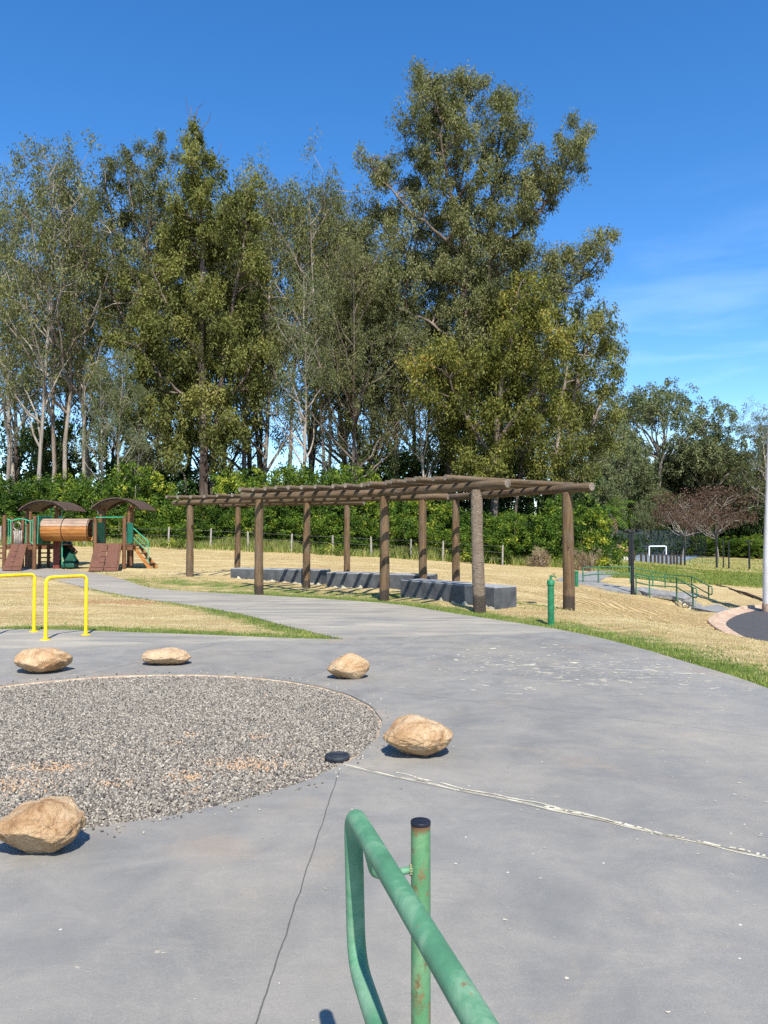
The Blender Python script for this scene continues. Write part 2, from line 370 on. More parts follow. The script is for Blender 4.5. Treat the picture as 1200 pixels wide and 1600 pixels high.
def m_boulder():
    t = NT('granite_boulder')
    oi = t.n.new('ShaderNodeObjectInfo'); mp = t.n.new('ShaderNodeMapping'); t.l.new(t.co, mp.inputs[0])
    cb = t.n.new('ShaderNodeCombineXYZ'); t.l.new(t.math('MULTIPLY', oi.outputs['Random'], 20.0), cb.inputs[0]); t.l.new(cb.outputs[0], mp.inputs['Location']); v = mp.outputs[0]
    a = t.noise(5, 7, 0.65, v, 0.8); b = t.noise(38, 6, 0.75, v); c = t.noise(2.2, 4, 0.55, v)
    col = t.ramp(a, (0.28, (0.24, 0.125, 0.055)), (0.42, (0.44, 0.27, 0.135)), (0.56, (0.57, 0.395, 0.225)), (0.75, (0.67, 0.52, 0.345)))
    col = t.mix(t.math('MULTIPLY', t.rng(c, 0.50, 0.62, 0, 0.75), oi.outputs['Random']), col, (0.50, 0.235, 0.09)); col = t.mix(t.rng(oi.outputs['Random'], 0.5, 0.0, 0, 0.18), col, (0.62, 0.50, 0.35))
    col = t.mix(t.rng(b, 0.56, 0.68, 0, 0.6), col, (0.20, 0.11, 0.06))
    col = t.mix(t.rng(b, 0.42, 0.30, 0, 0.5), col, (0.72, 0.62, 0.48))
    col = t.mix(t.rng(t.vor(70, v), 0.12, 0.2, 0.6, 0), col, (0.10, 0.075, 0.055))
    t.bump(t.math('ADD', t.math('MULTIPLY', a, 1.3), t.math('ADD', t.math('MULTIPLY', b, 0.8), t.math('MULTIPLY', t.vor(26, v, 'DISTANCE_TO_EDGE'), -0.0))), 1.0, 0.03)
    return t.end(col, 0.9, 0.2)

def m_gravel():
    t = NT('gravel_stone'); n = t.noise(120, 3, 0.6)
    col = t.ramp(t.attr('tone'), (0.0, (0.035, 0.031, 0.028)), (0.30, (0.115, 0.102, 0.086)), (0.60, (0.27, 0.235, 0.185)), (0.86, (0.50, 0.445, 0.35)), (0.9, (0.50, 0.36, 0.22)), (1.0, (0.48, 0.28, 0.15)))
    col = t.mix(t.rng(n, 0.4, 0.65, 0, 0.35), col, (0.12, 0.11, 0.1))
    return t.end(col, 0.85, 0.2)

def m_mesh_fence():
    t = NT('court_netting'); X, Y, Z = t.sep()
    u = t.math('FRACT', t.math('MULTIPLY', t.math('ADD', X, Z), 5.0)); w = t.math('FRACT', t.math('MULTIPLY', t.math('SUBTRACT', X, Z), 5.0))
    m = t.math('MAXIMUM', t.math('LESS_THAN', u, 0.24), t.math('LESS_THAN', w, 0.24))
    t.end((0.07, 0.10, 0.11), 0.6)
    tp = t.n.new('ShaderNodeBsdfTransparent'); mx = t.n.new('ShaderNodeMixShader')
    t.l.new(m, mx.inputs[0]); t.l.new(tp.outputs[0], mx.inputs[1]); t.l.new(t.b.outputs[0], mx.inputs[2]); t.l.new(mx.outputs[0], t.out.inputs[0])
    return t.m

def m_scar():
    t = NT('scarred_post'); g = t.noise(2.6, 8, 0.75, t.mapc((4, 4, 16)), 0.8); f = t.noise(8, 6, 0.7, t.mapc((9, 9, 0.7))); X, Y, Z = t.sep()
    col = t.ramp(g, (0.32, (0.085, 0.058, 0.040)), (0.5, (0.20, 0.15, 0.105)), (0.62, (0.30, 0.24, 0.175)), (0.74, (0.46, 0.40, 0.31)))
    col = t.mix(t.rng(f, 0.55, 0.7, 0, 0.6), col, (0.05, 0.035, 0.025)); col = t.mix(t.rng(t.math('ADD', Z, t.math('MULTIPLY', t.noise(6), 0.10)), .34, .40, 0.8, 0), col, (0.035, 0.027, 0.022))
    t.bump(g, 1.0, 0.03); return t.end(col, 0.85, 0.2)

M = dict(
    scar=m_scar(),
    pave=m_pavement(), ground=m_ground(),
    asphalt=m_simple('asphalt', (0.045, 0.043, 0.043), (0.085, 0.08, 0.077), 30, 0.9, 0.4, 0.01),
    kerb=m_simple('stained_kerb', (0.34, 0.215, 0.14), (0.52, 0.395, 0.285), 3.5, 0.9, 0.3, 0.01),
    cement=m_simple('cement', (0.38, 0.34, 0.24), (0.56, 0.52, 0.40), 14, 0.9, 0.8, 0.01),
    gravel_base=m_simple('gravel_bed', (0.10, 0.09, 0.08), (0.25, 0.215, 0.18), 40, 0.95, 0.8, 0.02),
    edge=m_simple('soil_edge', (0.30, 0.19, 0.10), (0.55, 0.44, 0.31), 18, 0.95, 0.9, 0.02),
    gravel=m_gravel(), boulder=m_boulder(),
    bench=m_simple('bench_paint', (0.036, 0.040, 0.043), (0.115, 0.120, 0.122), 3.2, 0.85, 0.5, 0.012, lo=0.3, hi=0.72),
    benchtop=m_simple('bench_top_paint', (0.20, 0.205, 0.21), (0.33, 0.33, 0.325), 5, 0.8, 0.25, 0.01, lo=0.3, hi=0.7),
    post=m_log('treated_post', (0.045, 0.027, 0.014), (0.225, 0.140, 0.070), 0.26), beam=m_log('treated_beam', (0.042, 0.027, 0.015), (0.20, 0.135, 0.075), None, 'X'),
    endgrain=m_simple('end_grain', (0.12, 0.095, 0.07), (0.28, 0.235, 0.18), 30, 0.9, 0.4, 0.01),
    green=m_paint('green_rail_paint', (0.075, 0.215, 0.112), (0.225, 0.35, 0.22), 0.02, 0.5), greenrust=m_paint('rusty_green_paint', (0.085, 0.225, 0.10), (0.20, 0.33, 0.17), 0.13),
    greend=m_paint('green_pole_paint', (0.015, 0.15, 0.06), (0.03, 0.20, 0.085), 0.0), greenf=m_simple('handrail_green', (0.03, 0.115, 0.05), (0.06, 0.17, 0.08), 3, 0.5, 0),
    playgreen=m_simple('play_green', (0.02, 0.32, 0.17), (0.05, 0.42, 0.25), 4, 0.4, 0), darkgreen=m_simple('play_panel_green', (0.008, 0.09, 0.055), (0.015, 0.13, 0.08), 4, 0.45, 0),
    yellow=m_paint('yellow_paint', (0.84, 0.53, 0.006), (0.88, 0.62, 0.03), 0.0, 0.4), cap=m_simple('black_cap', (0.006, 0.008, 0.014), (0.02, 0.023, 0.035), 12, 0.5, 0.1),
    puck=m_simple('black_rubber', (0.012, 0.015, 0.02), (0.035, 0.04, 0.048), 12, 0.6, 0.2), weld=m_simple('weld', (0.20, 0.17, 0.08), (0.34, 0.36, 0.2), 90, 0.6, 0.8, 0.004),
    brass=m_simple('tap_metal', (0.25, 0.15, 0.07), (0.42, 0.30, 0.16), 20, 0.35, 0, metal=0.8),
    black=m_simple('black_pole', (0.010, 0.011, 0.013), (0.022, 0.023, 0.026), 5, 0.5, 0), pole=m_simple('concrete_pole', (0.58, 0.55, 0.50), (0.74, 0.71, 0.66), 3, 0.85, 0.2, stretch=(2, 2, 0.5)),
    white=m_simple('white_metal', (0.72, 0.72, 0.70), (0.82, 0.82, 0.8), 4, 0.5, 0), court=m_simple('court_blue', (0.13, 0.17, 0.24), (0.20, 0.245, 0.32), 1, 0.7, 0),
    step=m_simple('step_concrete', (0.15, 0.147, 0.14), (0.29, 0.28, 0.255), 4, 0.85, 0.2), soil=m_simple('dark_soil', (0.035, 0.025, 0.018), (0.10, 0.065, 0.04), 8, 0.95, 0.6, 0.03),
    brick=m_simple('earth_mound', (0.22, 0.10, 0.055), (0.40, 0.24, 0.16), 2, 0.9, 0.3),
    ramp=m_plank('ramp_plank', (0.085, 0.034, 0.020), (0.175, 0.078, 0.045), (12, 12, 1)), stave=m_plank('tunnel_stave', (0.25, 0.09, 0.022), (0.50, 0.22, 0.055), (1, 12, 12)),
    stavegrey=m_plank('weathered_stave', (0.20, 0.125, 0.08), (0.42, 0.30, 0.21), (1, 12, 12)),
    roof=m_plank('roof_plank', (0.04, 0.026, 0.02), (0.13, 0.082, 0.058), (1, 8, 1)), playpost=m_plank('play_post', (0.075, 0.033, 0.016), (0.22, 0.105, 0.045), (9, 9, 1)),
    slide=m_simple('dark_slide', (0.01, 0.05, 0.035), (0.02, 0.09, 0.06), 4, 0.4, 0), redpanel=m_plank('red_panel', (0.12, 0.03, 0.022), (0.23, 0.065, 0.045), (9, 9, 1)),
    fencepost=m_simple('grey_fence_post', (0.20, 0.17, 0.14), (0.42, 0.38, 0.33), 5, 0.9, 0.3, stretch=(4, 4, 1)), wire=m_simple('wire', (0.15, 0.14, 0.13), (0.25, 0.24, 0.23), 5, 0.5, 0, metal=0.6),
    net=m_mesh_fence(),
    euc=m_leaf('eucalyptus_leaf', ((0.0, (0.062, 0.072, 0.028)), (0.35, (0.118, 0.128, 0.048)), (0.65, (0.195, 0.200, 0.078)), (0.9, (0.31, 0.30, 0.13)), (1.0, (0.28, 0.22, 0.12)))),
    olive=m_leaf('olive_leaf', ((0.0, (0.064, 0.074, 0.020)), (0.35, (0.130, 0.140, 0.036)), (0.65, (0.215, 0.220, 0.058)), (0.9, (0.32, 0.30, 0.08)), (1.0, (0.30, 0.22, 0.08)))),
    gold=m_leaf('golden_olive_leaf', ((0.0, (0.055, 0.062, 0.014)), (0.35, (0.120, 0.130, 0.025)), (0.65, (0.205, 0.205, 0.045)), (0.88, (0.36, 0.305, 0.055)), (1.0, (0.44, 0.19, 0.04)))),
    shrub=m_leaf('shrub_leaf', ((0.0, (0.022, 0.048, 0.010)), (0.3, (0.050, 0.100, 0.014)), (0.6, (0.105, 0.175, 0.022)), (0.85, (0.21, 0.275, 0.032)), (1.0, (0.42, 0.42, 0.05))), 0.38),
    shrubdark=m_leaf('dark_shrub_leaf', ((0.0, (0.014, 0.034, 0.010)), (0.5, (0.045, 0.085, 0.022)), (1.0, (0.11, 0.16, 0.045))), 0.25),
    farleaf=m_leaf('far_leaf', ((0.0, (0.060, 0.076, 0.034)), (0.4, (0.120, 0.142, 0.060)), (0.8, (0.21, 0.225, 0.10)), (1.0, (0.30, 0.28, 0.13))), 0.25),
    redleaf=m_leaf('reddish_leaf', ((0.0, (0.060, 0.036, 0.024)), (0.5, (0.125, 0.075, 0.050)), (1.0, (0.21, 0.14, 0.09))), 0.2),
    tan=m_leaf('dry_leaf', ((0.0, (0.10, 0.065, 0.035)), (0.5, (0.25, 0.18, 0.10)), (1.0, (0.42, 0.32, 0.20))), 0.2),
    grass=m_leaf('grass_blade', ((0.0, (0.075, 0.12, 0.018)), (0.25, (0.17, 0.23, 0.04)), (0.45, (0.33, 0.345, 0.095)), (0.60, (0.44, 0.345, 0.155)), (0.88, (0.66, 0.545, 0.30)), (1.0, (0.38, 0.255, 0.12))), 0.25, 0.7, 0.15),
    bark_pale=m_bark('pale_bark', (0.40, 0.365, 0.31), (0.19, 0.15, 0.12)), bark_dark=m_bark('dark_bark', (0.22, 0.175, 0.14), (0.065, 0.045, 0.034)), bark_mid=m_bark('mixed_bark', (0.38, 0.325, 0.27), (0.115, 0.082, 0.06)),
)

# ---------------------------------------------------------------- object helpers
def finish(o, mat, parent=None, smooth=True, bevel=0):
    o.data.materials.append(mat)
    if smooth: o.data.polygons.foreach_set('use_smooth', [True] * len(o.data.polygons))
    C.objects.link(o)
    if parent: o.parent = parent
    if bevel:
        b = o.modifiers.new('bevel', 'BEVEL'); b.width = bevel; b.segments = 2; b.limit_method = 'ANGLE'; b.angle_limit = R(40)
    return o
def rootloc(p):
    v = Vector((0, 0, 0))
    while p: v += p.location; p = p.parent
    return v
def npmesh(name, V, F, mat, parent=None, tone=None, smooth=False, tonename='tone', mats=None):
    """V (n,3), F (m,k) equal-sized faces, world coordinates"""
    me = bpy.data.meshes.new(name); V = np.asarray(V, np.float32); F = np.asarray(F, np.int32)
    if parent: V = V - np.array(rootloc(parent), np.float32)
    me.vertices.add(len(V)); me.vertices.foreach_set('co', V.ravel())
    k = F.shape[1]; me.loops.add(F.size); me.loops.foreach_set('vertex_index', F.ravel())
    me.polygons.add(len(F)); me.polygons.foreach_set('loop_start', np.arange(0, F.size, k, dtype=np.int32))
    try: me.polygons.foreach_set('loop_total', np.full(len(F), k, np.int32))
    except Exception: pass
    if tone is not None:
        a = me.attributes.new(tonename, 'FLOAT', 'FACE'); a.data.foreach_set('value', np.asarray(tone, np.float32))
    me.update(calc_edges=True); me.validate()
    return finish(bpy.data.objects.new(name, me), mat, parent, smooth)
class MB:
    def __init__(s): s.v = []; s.f = []
    def add(s, V, Fc):
        n = len(s.v); s.v += [tuple(p) for p in V]; s.f += [tuple(i + n for i in f) for f in Fc]; return s
    def box(s, c, size, rot=None):
        x, y, z = [k / 2 for k in size]; m = rot or Matrix.Identity(3); c = Vector(c)
        V = [c + m @ Vector(p) for p in ((-x, -y, -z), (x, -y, -z), (x, y, -z), (-x, y, -z), (-x, -y, z), (x, -y, z), (x, y, z), (-x, y, z))]
        return s.add(V, [(0, 3, 2, 1), (4, 5, 6, 7), (0, 1, 5, 4), (1, 2, 6, 5), (2, 3, 7, 6), (3, 0, 4, 7)])
    def tube(s, pts, r, n=8, caps=True, wob=0, seed=0):
        pts = [Vector(p) for p in pts]; rs = r if isinstance(r, (list, tuple)) else [r] * len(pts)
        rng = random.Random(seed); d = (pts[1] - pts[0]).normalized(); up = Vector((0, 0, 1)) if abs(d.z) < 0.9 else Vector((1, 0, 0))
        a = d.cross(up).normalized(); V = []
        for i, p in enumerate(pts):
            d = ((pts[min(i + 1, len(pts) - 1)] - pts[max(i - 1, 0)])).normalized(); a = (a - d * a.dot(d)).normalized(); b = d.cross(a)
            for k in range(n):
                t = 2 * math.pi * k / n; q = rs[i] * (1 + (rng.random() - 0.5) * wob); V.append(p + a * math.cos(t) * q + b * math.sin(t) * q)
        Fc = [(i * n + k, i * n + (k + 1) % n, (i + 1) * n + (k + 1) % n, (i + 1) * n + k) for i in range(len(pts) - 1) for k in range(n)]
        if caps: Fc += [tuple(range(n))[::-1], tuple(range((len(pts) - 1) * n, len(pts) * n))]
        return s.add(V, Fc)
    def build(s, name, mat, parent=None, smooth=False, bevel=0):
        L = rootloc(parent) if parent else Vector((0, 0, 0))
        me = bpy.data.meshes.new(name); me.from_pydata([tuple(Vector(p) - L) for p in s.v], [], s.f); me.update()
        bm = bmesh.new(); bm.from_mesh(me); bmesh.ops.recalc_face_normals(bm, faces=bm.faces)
        if smooth:
            for e in bm.edges:
                if len(e.link_faces) == 2 and e.calc_face_angle(0) > R(50): e.smooth = False
        bm.to_mesh(me); bm.free()
        return finish(bpy.data.objects.new(name, me), mat, parent, smooth, bevel)
def tag(o, label=None, cat=None, group=None, kind=None):
    if label: o['label'] = label
    if cat: o['category'] = cat
    if group: o['group'] = group
    if kind: o['kind'] = kind
    return o
def thing(name, loc, label, cat, group=None):
    o = bpy.data.objects.new(name, None); o.location = loc; o.empty_display_size = 0.3; C.objects.link(o)
    return tag(o, label, cat, group)
def rotz(a): return Matrix.Rotation(a, 3, 'Z')
def arc_corner(pts, rad, seg=7):
    """round the inner corners of a 3-D polyline"""
    pts = [Vector(p) for p in pts]; out = [pts[0]]
    for i in range(1, len(pts) - 1):
        r = rad[i - 1] if isinstance(rad, (list, tuple)) else rad
        a = (pts[i - 1] - pts[i]).normalized(); b = (pts[i + 1] - pts[i]).normalized()
        for k in range(seg + 1):
            t = k / seg; out.append((1 - t) ** 2 * (pts[i] + a * r) + 2 * t * (1 - t) * pts[i] + t * t * (pts[i] + b * r))
    out.append(pts[-1]); return out

# ---------------------------------------------------------------- ground, pavement, gravel circle, road
up_edge = [G(*p) for p in ((0, 887), (70, 888), (150, 896), (212, 913), (273, 923), (400, 930), (500, 936), (600, 943), (720, 961), (800, 973), (865, 983))]
rt_edge = [G(*p) for p in ((865, 983), (930, 996), (1000, 1014), (1080, 1038), (1140, 1056), (1200, 1077))]
lo_edge = [G(*p) for p in ((0, 895), (45, 897), (100, 910), (150, 922), (200, 932), (233, 937), (300, 947), (367, 958), (433, 975), (490, 989), (538, 1000))]
nr_edge = [G(*p) for p in ((0, 984), (100, 985), (180, 988), (300, 992), (400, 996), (480, 999), (538, 1000))]
wl_ = up_edge[0]; wl2 = lo_edge[0]
outer = [(wl_[0] - 14, wl_[1] + 0.5), (wl_[0] - 6, wl_[1] + 0.3)] + smooth_poly(up_edge, 3)[:-1] + smooth_poly(rt_edge, 4) + \
        [(4.0, 6.6), (3.9, 4.6), (3.6, 2.5), (3.0, 0.2), (2.6, -5), (-13, -5), (-13.5, 6), (-13, 12.8)] + [(-9, 12.75)] + smooth_poly(nr_edge, 3) + \
        smooth_poly(lo_edge[::-1], 3)[1:] + [(wl2[0] - 6, wl2[1] + 0.2), (wl2[0] - 14, wl2[1] + 0.4)]
grass_edges = [smooth_poly(up_edge, 3), smooth_poly(rt_edge, 3), smooth_poly(lo_edge, 3), smooth_poly(nr_edge, 3)]
GC, GR = (-2.36, 6.42), 2.34
circ = [(GC[0] + GR * math.cos(2 * math.pi * k / 96) * (1 + 0.004 * math.sin(k * 1.7)), GC[1] + GR * math.sin(2 * math.pi * k / 96) * (1 + 0.004 * math.sin(k * 2.3))) for k in range(96)]

def drape(name, poly, zoff, mat, hole=None, step=0.6, skirt=0.0, kind='structure'):
    bm = bmesh.new()
    def loop(pts):
        vs = [bm.verts.new((x, y, 0)) for x, y in pts]; return [bm.edges.new((vs[i], vs[(i + 1) % len(vs)])) for i in range(len(vs))]
    es = loop(poly) + (loop(hole) if hole else [])
    bmesh.ops.triangle_fill(bm, use_beauty=True, edges=es)
    xs = [v.co.x for v in bm.verts]; ys = [v.co.y for v in bm.verts]
    for ax, lo, hi in ((0, min(xs), max(xs)), (1, min(ys), max(ys))):
        k = lo + step
        while k < hi:
            co = (k, 0, 0) if ax == 0 else (0, k, 0); no = (1, 0, 0) if ax == 0 else (0, 1, 0)
            bmesh.ops.bisect_plane(bm, geom=bm.verts[:] + bm.edges[:] + bm.faces[:], plane_co=co, plane_no=no); k += step
    for f in bm.faces:
        if f.normal.z < 0: f.normal_flip()
    if skirt:
        be = [e for e in bm.edges if e.is_boundary]
        r = bmesh.ops.extrude_edge_only(bm, edges=be)
        low = set(v for v in r['geom'] if isinstance(v, bmesh.types.BMVert))
    V = list(bm.verts); zz = TZ([v.co.x for v in V], [v.co.y for v in V])
    for v, z in zip(V, zz): v.co.z = z + zoff - (skirt if skirt and v in low else 0)
    bmesh.ops.recalc_face_normals(bm, faces=bm.faces)
    me = bpy.data.meshes.new(name); bm.to_mesh(me); bm.free()
    o = finish(bpy.data.objects.new(name, me), mat, None, False)
    if kind: o['kind'] = kind
    return o
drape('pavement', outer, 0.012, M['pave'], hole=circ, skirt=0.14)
drape('gravel_bed', [(GC[0] + (GR + 0.06) * math.cos(2 * math.pi * k / 64), GC[1] + (GR + 0.06) * math.sin(2 * math.pi * k / 64)) for k in range(64)], -0.022, M['gravel_base'])

# terrain sheet, finer where the camera sees it close
def axis(spans):
    out = []
    for a, b, s in spans: out += list(np.arange(a, b, s))
    return np.array(out)
ax = axis([(-1600, -200, 200), (-200, -60, 14), (-60, -22, 2), (-22, -13, 0.8), (-13, 15, 0.22), (15, 30, 0.7), (30, 70, 3), (70, 200, 12), (200, 1601, 200)])
ay = axis([(-200, -20, 30), (-20, 5, 2.5), (5, 34, 0.22), (34, 60, 0.6), (60, 120, 3), (120, 260, 14), (260, 1800, 200)])
XX, YY = np.meshgrid(ax, ay); fx, fy = XX.ravel(), YY.ravel(); fz = TZ(fx, fy)
pv = inpoly(fx, fy, outer)
edge_d = np.min([distline(fx, fy, e) for e in grass_edges], axis=0)
near = (fy > 4) & (fy < 60) & (abs(fx) < 30)
fz = fz + np.where(near & ~pv, (vnoise(fx, fy, 1.3, 1) - 0.5) * 0.07 * np.clip(edge_d * 1.0, 0, 1) + (vnoise(fx, fy, 3.5, 2) - 0.5) * 0.03 * np.clip(edge_d * 1.5, 0, 1), 0)
fz = fz + np.where(near & ~pv & (fy > 16), (vnoise(fx * .25 + fy * .05, fy * 1.6 - fx * .3, 1.0, 9) - .5) * .10 * np.clip(edge_d * .6, 0, 1), 0)
fz = fz - np.where(pv, 0.05, 0)
nx, ny = len(ax), len(ay)
ii = np.arange(nx * ny).reshape(ny, nx)
Fq = np.stack([ii[:-1, :-1], ii[:-1, 1:], ii[1:, 1:], ii[1:, :-1]], -1).reshape(-1, 4)
def green_at(x, y):
    d_r = distline(x, y, grass_edges[1]); d_u = distline(x, y, grass_edges[0]); d_l = distline(x, y, grass_edges[2]); d_n = distline(x, y, grass_edges[3])
    g = np.maximum(0.86 - d_r / 2.6, 0)
    g = np.maximum(g, (1.0 - d_u / 1.3) * np.clip((x + 5.5) / 1.5, 0, 1))
    g = np.maximum(g, (0.95 - d_n / 1.1)); g = np.maximum(g, (0.9 - d_l / 1.1) * np.clip((x + 5.5) / 2, 0, 1))
    g = np.maximum(g, 0.62 * np.clip(1 - np.abs(y - 19.5 + x * 0.5) / 3.2, 0, 1) * (x > -8) * (x < 4))
    g = np.maximum(g, 0.95 * np.exp(-((x - 26) / 11) ** 2 - ((y - 50) / 9) ** 2))
    g = np.maximum(g, 0.42 * (y > 56) * (x > 8)); g = np.maximum(g, 0.55 * np.clip((y - 46) / 4, 0, 1) * (x < 12))
    g = np.maximum(g, 0.5 * np.exp(-((x + 11) / 4) ** 2 - ((y - 27) / 1.6) ** 2))
    return np.clip(g, 0, 1)
gr = green_at(fx, fy)
soil = 0.75 * np.exp(-((fx + 6.2) / 2.0) ** 2 - ((fy - 17.8) / 0.9) ** 2) + 0.55 * np.exp(-((fx + 7) / 3) ** 2 - ((fy - 23) / 0.8) ** 2) + 0.5 * np.exp(-((fx - 5.2) / 1.2) ** 2 - ((fy - 16.6) / 0.8) ** 2)
rake = np.clip(np.exp(-((fx - 8.2) / 3.6) ** 2 - ((fy - 24) / 6) ** 2) * 1.3, 0, 1)
ter = npmesh('ground', np.c_[fx, fy, fz], Fq, M['ground'], smooth=True)
for nm, arr in (('green', gr), ('soil', soil), ('rake', rake)):
    a = ter.data.attributes.new(nm, 'FLOAT', 'POINT'); a.data.foreach_set('value', arr.astype(np.float32))
ter['kind'] = 'structure'

# road with stained kerb
def Rz(u, v, z=-1.27):
    a, b = ray(u, v); Y = (z - EYE) / b; return (a * Y, Y)
k_out = [(60, 34), (36, 34.5), (24, 33.0)] + [Rz(*p) for p in ((1200, 948), (1149, 954), (1121, 962), (1106, 973), (1117, 985), (1142, 999), (1181, 1014), (1200, 1020))] + [(10.6, 14.0), (12.6, 10.5), (18, 7.5), (30, 6), (60, 5)]
k_out = smooth_poly(k_out, 4)
def offset(line, d):
    out = []
    for i in range(len(line)):
        a = Vector(line[max(i - 1, 0)]); b = Vector(line[min(i + 1, len(line) - 1)]); t = (b - a).normalized(); out.append((line[i][0] - t.y * d, line[i][1] + t.x * d))
    return out
ROADZ = -1.29
k_in = offset(k_out, 0.52)
V = []; prof = [(0.0, -0.25), (0.0, 0.10), (0.015, 0.125), (0.13, 0.125), (0.16, 0.03), (0.53, 0.012)]
for o_, z_ in prof: V.append([(x, y, ROADZ + z_) for x, y in offset(k_out, o_)])
n_ = len(k_out); VV = [p for row in V for p in row]
FF = [(r * n_ + i, r * n_ + i + 1, (r + 1) * n_ + i + 1, (r + 1) * n_ + i) for r in range(len(prof) - 1) for i in range(n_ - 1)]
kb = MB().add(VV, FF).build('kerb', M['kerb'], None, False); kb['kind'] = 'structure'
rd = MB().add([(x, y, ROADZ + 0.008) for x, y in offset(k_out, 0.525)] , [tuple(range(n_))]).build('road', M['asphalt']); rd['kind'] = 'structure'
# push the terrain below the road
rp = offset(k_out, 0.05) + [(60, 5)]
co = np.empty(len(ter.data.vertices) * 3, np.float32); ter.data.vertices.foreach_get('co', co); co = co.reshape(-1, 3)
inr = inpoly(co[:, 0], co[:, 1], rp); co[inr, 2] = ROADZ - 0.12
dk = distline(co[:, 0], co[:, 1], k_out); m_ = (~inr) & (dk < 1.6); wgt = np.clip(1 - dk / 1.6, 0, 1)
co[m_, 2] = co[m_, 2] * (1 - wgt[m_]) + (ROADZ + 0.09) * wgt[m_]
sx_, sy_, _ = P(1074, 944, 30.9); co[:, 2] -= .30 * np.exp(-((co[:, 0] - sx_) / 1.5) ** 2 - ((co[:, 1] - sy_ + .3) / 1.6) ** 2)
sx_, sy_, _ = P(1015, 932, 32.3); co[:, 2] -= .05 * np.exp(-((co[:, 0] - sx_) / 1.6) ** 2 - ((co[:, 1] - sy_) / 1.3) ** 2)
ter.data.vertices.foreach_set('co', co.ravel()); ter.data.update()

# far footpath with steps, court surface
fp = [G(*p) for p in ((862, 905), (900, 902), (940, 898))]
lo = lambda pts: [P(u, v, Y)[:2] for u, v, Y in pts]
path_far = smooth_poly(lo([(868, 911, 34.5), (905, 917, 33.6), (945, 924, 33.2), (982, 931, 32.8)]), 3) + smooth_poly(lo([(1003, 922, 35.0), (960, 911, 35.8), (935, 904, 37.5), (970, 897, 43)]), 2) + lo([(960, 890, 48), (915, 893, 42), (880, 902, 37.5)])
drape('footpath', path_far, 0.05, M['step'], step=1.0, skirt=0.2)

# irregular cement seam on the joint, part of the pavement surface
rng = random.Random(5)
def seam(p, q, w, zoff, seed, broken=0.0, n=90):
    rr = random.Random(seed); V = []; Fc = []; L = math.hypot(q[0] - p[0], q[1] - p[1]); dx, dy = (q[0] - p[0]) / L, (q[1] - p[1]) / L; prev = None
    for i in range(n + 1):
        t = i / n; c = 0.012 * math.sin(t * 9 + seed) + 0.006 * math.sin(t * 31)
        a = w * (0.75 + 1.1 * mnoise.noise((t * 17, seed, 0)) + rr.random() * 0.35); b = w * (0.7 + rr.random() * 0.35 + mnoise.noise((t * 11, seed + 9, 0)) * 1.5)
        x, y = p[0] + dx * L * t - dy * c, p[1] + dy * L * t + dx * c; j = len(V); z = tz(x, y) + zoff
        V += [(x - dy * a, y + dx * a, z), (x + dy * b, y - dx * b, z)]
        if prev is not None and rr.random() > broken: Fc.append((prev, prev + 1, j + 1, j))
        prev = j
    return V, Fc
sm_ = MB()
A0, A1 = G(537, 1197), G(1215, 1347)
mid = ((A0[0] * .45 + A1[0] * .55), (A0[1] * .45 + A1[1] * .55))
sm_.add(*seam(A0, A1, 0.013, 0.0142, 3, 0.0, 260)); sm_.add(*seam((A0[0] + .35, A0[1] - .20), (A1[0] - .6, A1[1] + .49), 0.009, 0.0152, 8, 0.06, 220))
B0 = (mid[0], mid[1] + 0.03); sm_.add(*seam(B0, A1, 0.014, 0.0160, 12, 0.45, 90))
ck = MB(); V_ = []; K_ = 160
for k in range(K_ + 1):
    t = k / K_; c = 0.012 * math.sin(t * 9 + 3) + 0.006 * math.sin(t * 31) + mnoise.noise((t * 30, 2, 2)) * .004; w_ = .0012 + max(0, mnoise.noise((t * 19, 5, 1))) * .003; L_ = math.hypot(A1[0] - A0[0], A1[1] - A0[1]); dx, dy = (A1[0] - A0[0]) / L_, (A1[1] - A0[1]) / L_; x, y = A0[0] + dx * L_ * t - dy * c, A0[1] + dy * L_ * t + dx * c
    V_ += [(x - dy * w_, y + dx * w_, tz(x, y) + .0170), (x + dy * w_, y - dx * w_, tz(x, y) + .0170)]
ck.add(V_, [(2 * k, 2 * k + 1, 2 * k + 3, 2 * k + 2) for k in range(K_) if mnoise.noise((k * .07, 9, 9)) > -.15])
c_ = ck.build('seam_crack', M['soil']); c_['kind'] = 'structure'
s_ = sm_.build('cement_seam', M['cement']); s_['kind'] = 'structure'
# flakes of pale cement left on the paint
fb = MB(); rr = random.Random(11)
def flake(x, y, s, asp=None, ang=None):
    asp = asp or rr.uniform(1.0, 1.9); ang = rr.uniform(-1.0, .5) if ang is None else ang; s *= .85
    n = rr.randint(6, 11); z = tz(x, y) + 0.0146 + rr.random() * 0.0006; ca, sa = math.cos(ang + rr.uniform(-.5, .5)), 0; sa = math.sin(ang); V = []
    for k in range(n):
        t = 2 * math.pi * k / n; r_ = s * rr.uniform(0.3, 1.2); a, b = r_ * math.cos(t) * asp, r_ * math.sin(t); V.append((x + a * ca - b * sa, y + a * sa + b * ca, z))
    fb.add(V, [tuple(range(n))])
for _ in range(380):
    x, y = rr.gauss(2.0, 0.8), rr.gauss(9.6, 0.75)
    if math.hypot(x - GC[0], y - GC[1]) < GR + .5 or not inpoly(np.array([x + .2]), np.array([y + .2]), outer)[0]: continue
    flake(x, y, abs(rr.gauss(0.012, 0.012)) + 0.005)
for _ in range(40):
    t = rr.random(); x = A0[0] + (A1[0] - A0[0]) * t + rr.gauss(0, .12); y = A0[1] + (A1[1] - A0[1]) * t + rr.gauss(0, .07); flake(x, y, rr.uniform(.003, .012))
